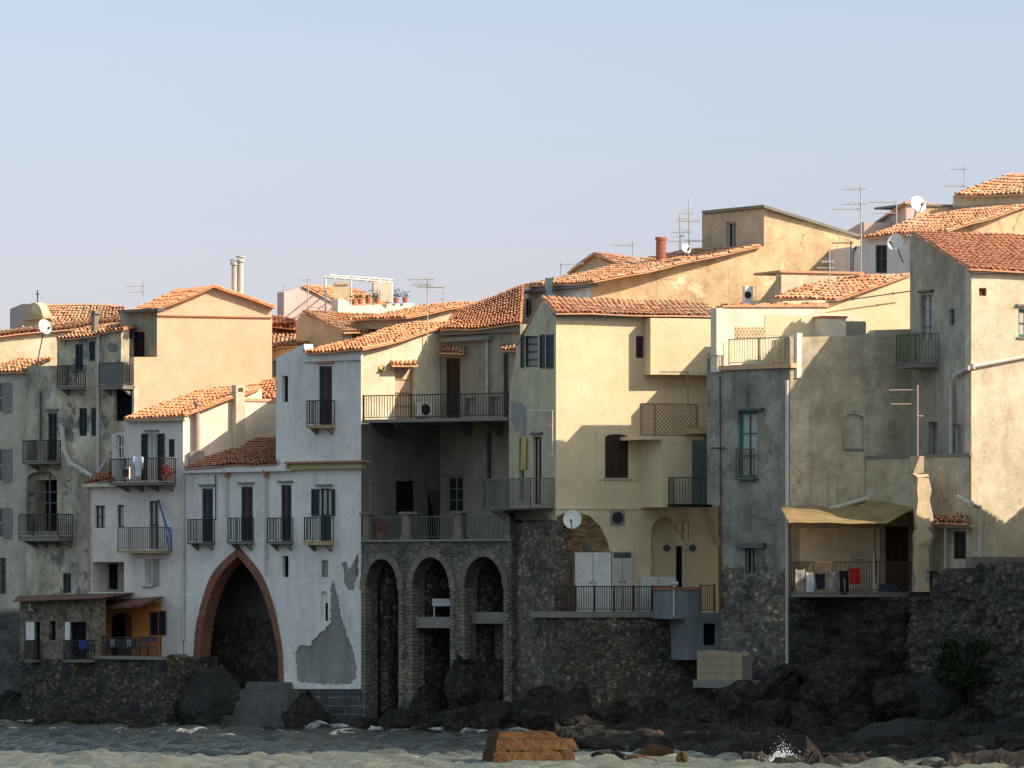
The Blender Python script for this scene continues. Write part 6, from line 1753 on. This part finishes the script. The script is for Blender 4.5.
cred = plain('petals_red', (.45, .02, .02), .8)
pot('red flowering pot at the right end of the laundry balcony', W3.at(164, 481, .7), .14, cred, 'red flower pots on the laundry balcony')
pot('red flowering pot left of the other on the laundry balcony', W3.at(169.5, 481, .7), .13, cred, 'red flower pots on the laundry balcony')
pot('plant in a pot with red leaves on the arcade terrace floor', WC.at(379, 540, -.6), .2, cred)
# table under the second arch
t = thing('table', 'small table with white cloth under the second stone arch', 'table', WC.at(443, 617, -1.2))
a = WC.at(443, 617, -1.2)
mb = MB(); mb.box(a.x-.42, a.x+.42, a.y-.4, a.y+.4, a.z+.72, a.z+.75); 
for sx in (-.435, .425): mb.box(a.x+sx, a.x+sx+.01, a.y-.41, a.y+.41, a.z+.46, a.z+.75)
mb.box(a.x-.42, a.x+.42, a.y-.42, a.y-.41, a.z+.45, a.z+.75); mb.build('tablecloth', M['c_white'], t)
for sx in (-.36, .36):
    for sy in (-.34, .34):
        mb = MB(); mb.box(a.x+sx-.02, a.x+sx+.02, a.y+sy-.02, a.y+sy+.02, a.z, a.z+.72); mb.build('leg', M['whitepaint'], t)
# porch terrace furniture
def chair(label, px, D, z):
    c = P(px, 657, D); c.z = z
    t = thing('chair', label, 'chair', c, 'chairs on the porch terrace'); w = .2
    mb = MB(); mb.box(c.x-w, c.x+w, c.y-w, c.y+w, z+.43, z+.46); mb.build('seat', M['pipe_dark'], t)
    mb = MB(); mb.box(c.x-w, c.x+w, c.y+w-.02, c.y+w+.02, z+.62, z+.86); mb.build('backrest', M['pipe_dark'], t)
    for sx in (-1, 1):
        for sy in (-1, 1):
            mb = MB(); mb.tube([(c.x+sx*w, c.y+sy*w, z), (c.x+sx*w*.95, c.y+sy*w*.95, z+(.46 if sy < 0 else .86))], .016); mb.build('leg', M['pipe_dark'], t)
z = WP.at(130, 657)[2]
chair('dark chair at the left end of the porch terrace', 101, 256, z); chair('dark chair at the right end of the porch terrace', 152, 253.8, z); chair('dark chair just left of the right-end chair on the porch', 144, 254.6, z)
for i, px in enumerate((112.5, 129.5)):
    c = P(px, 657, 255.3-i*.7); c.z = z
    t = thing('table', ['dark table with a pale napkin left of the porch doorway', 'dark table with a pale napkin right of the porch doorway'][i], 'table', c, 'tables on the porch terrace')
    mb = MB(); mb.box(c.x-.34, c.x+.34, c.y-.34, c.y+.34, z+.70, z+.73); mb.box(c.x-.33, c.x+.33, c.y-.35, c.y-.34, z+.35, z+.72); mb.build('table_top', plain('cloth_dark_blue', (.02, .04, .05), .8), t)
    mb = MB(); mb.box(c.x-.08, c.x+.10, c.y-.36, c.y-.352, z+.42, z+.74); mb.build('napkin', M['sh_grey'], t)
    for sx in (-.28, .28):
        for sy in (-.28, .28):
            mb = MB(); mb.box(c.x+sx-.02, c.x+sx+.02, c.y+sy-.02, c.y+sy+.02, z, z+.7); mb.build('leg', M['pipe_dark'], t)
mb = MB(); c = WS.at(83.5, 650, .2); mb.tube([c, c+Vector((0, .02, .05)), c+Vector((0, .02, .42))], [.16, .2, .22], 14); o = mb.build('bucket', plain('plastic_bright_blue', (.02, .10, .45), .5)); tag(o, 'bright blue bucket in the doorway of the stone cottage', 'bucket')
# rope / hose on lower balcony
mb = MB(); mb.tube([W3.at(158.5, 500, .1), W3.at(162, 512, .4), W3.at(167, 527, .85), W3.at(171, 533, .9), W3.at(171.5, 552, .9)], .045); mb.tube([W3.at(160, 504, .1), W3.at(165, 524, .6), W3.at(169, 550, .9)], .03)
o = mb.build('rolled_awning', plain('cloth_blue', (.06, .11, .28), .8)); tag(o, 'blue striped awning cloth tied beside the lower balcony door', 'awning')
# green cloth on gutter
o = cloth('pale green cloth bundle tied over the gutter above the yellow gable', W8A, 544.5, 553.5, 277, 296, .55, 'turquoise', 'cloth_bundle', 'cloth')
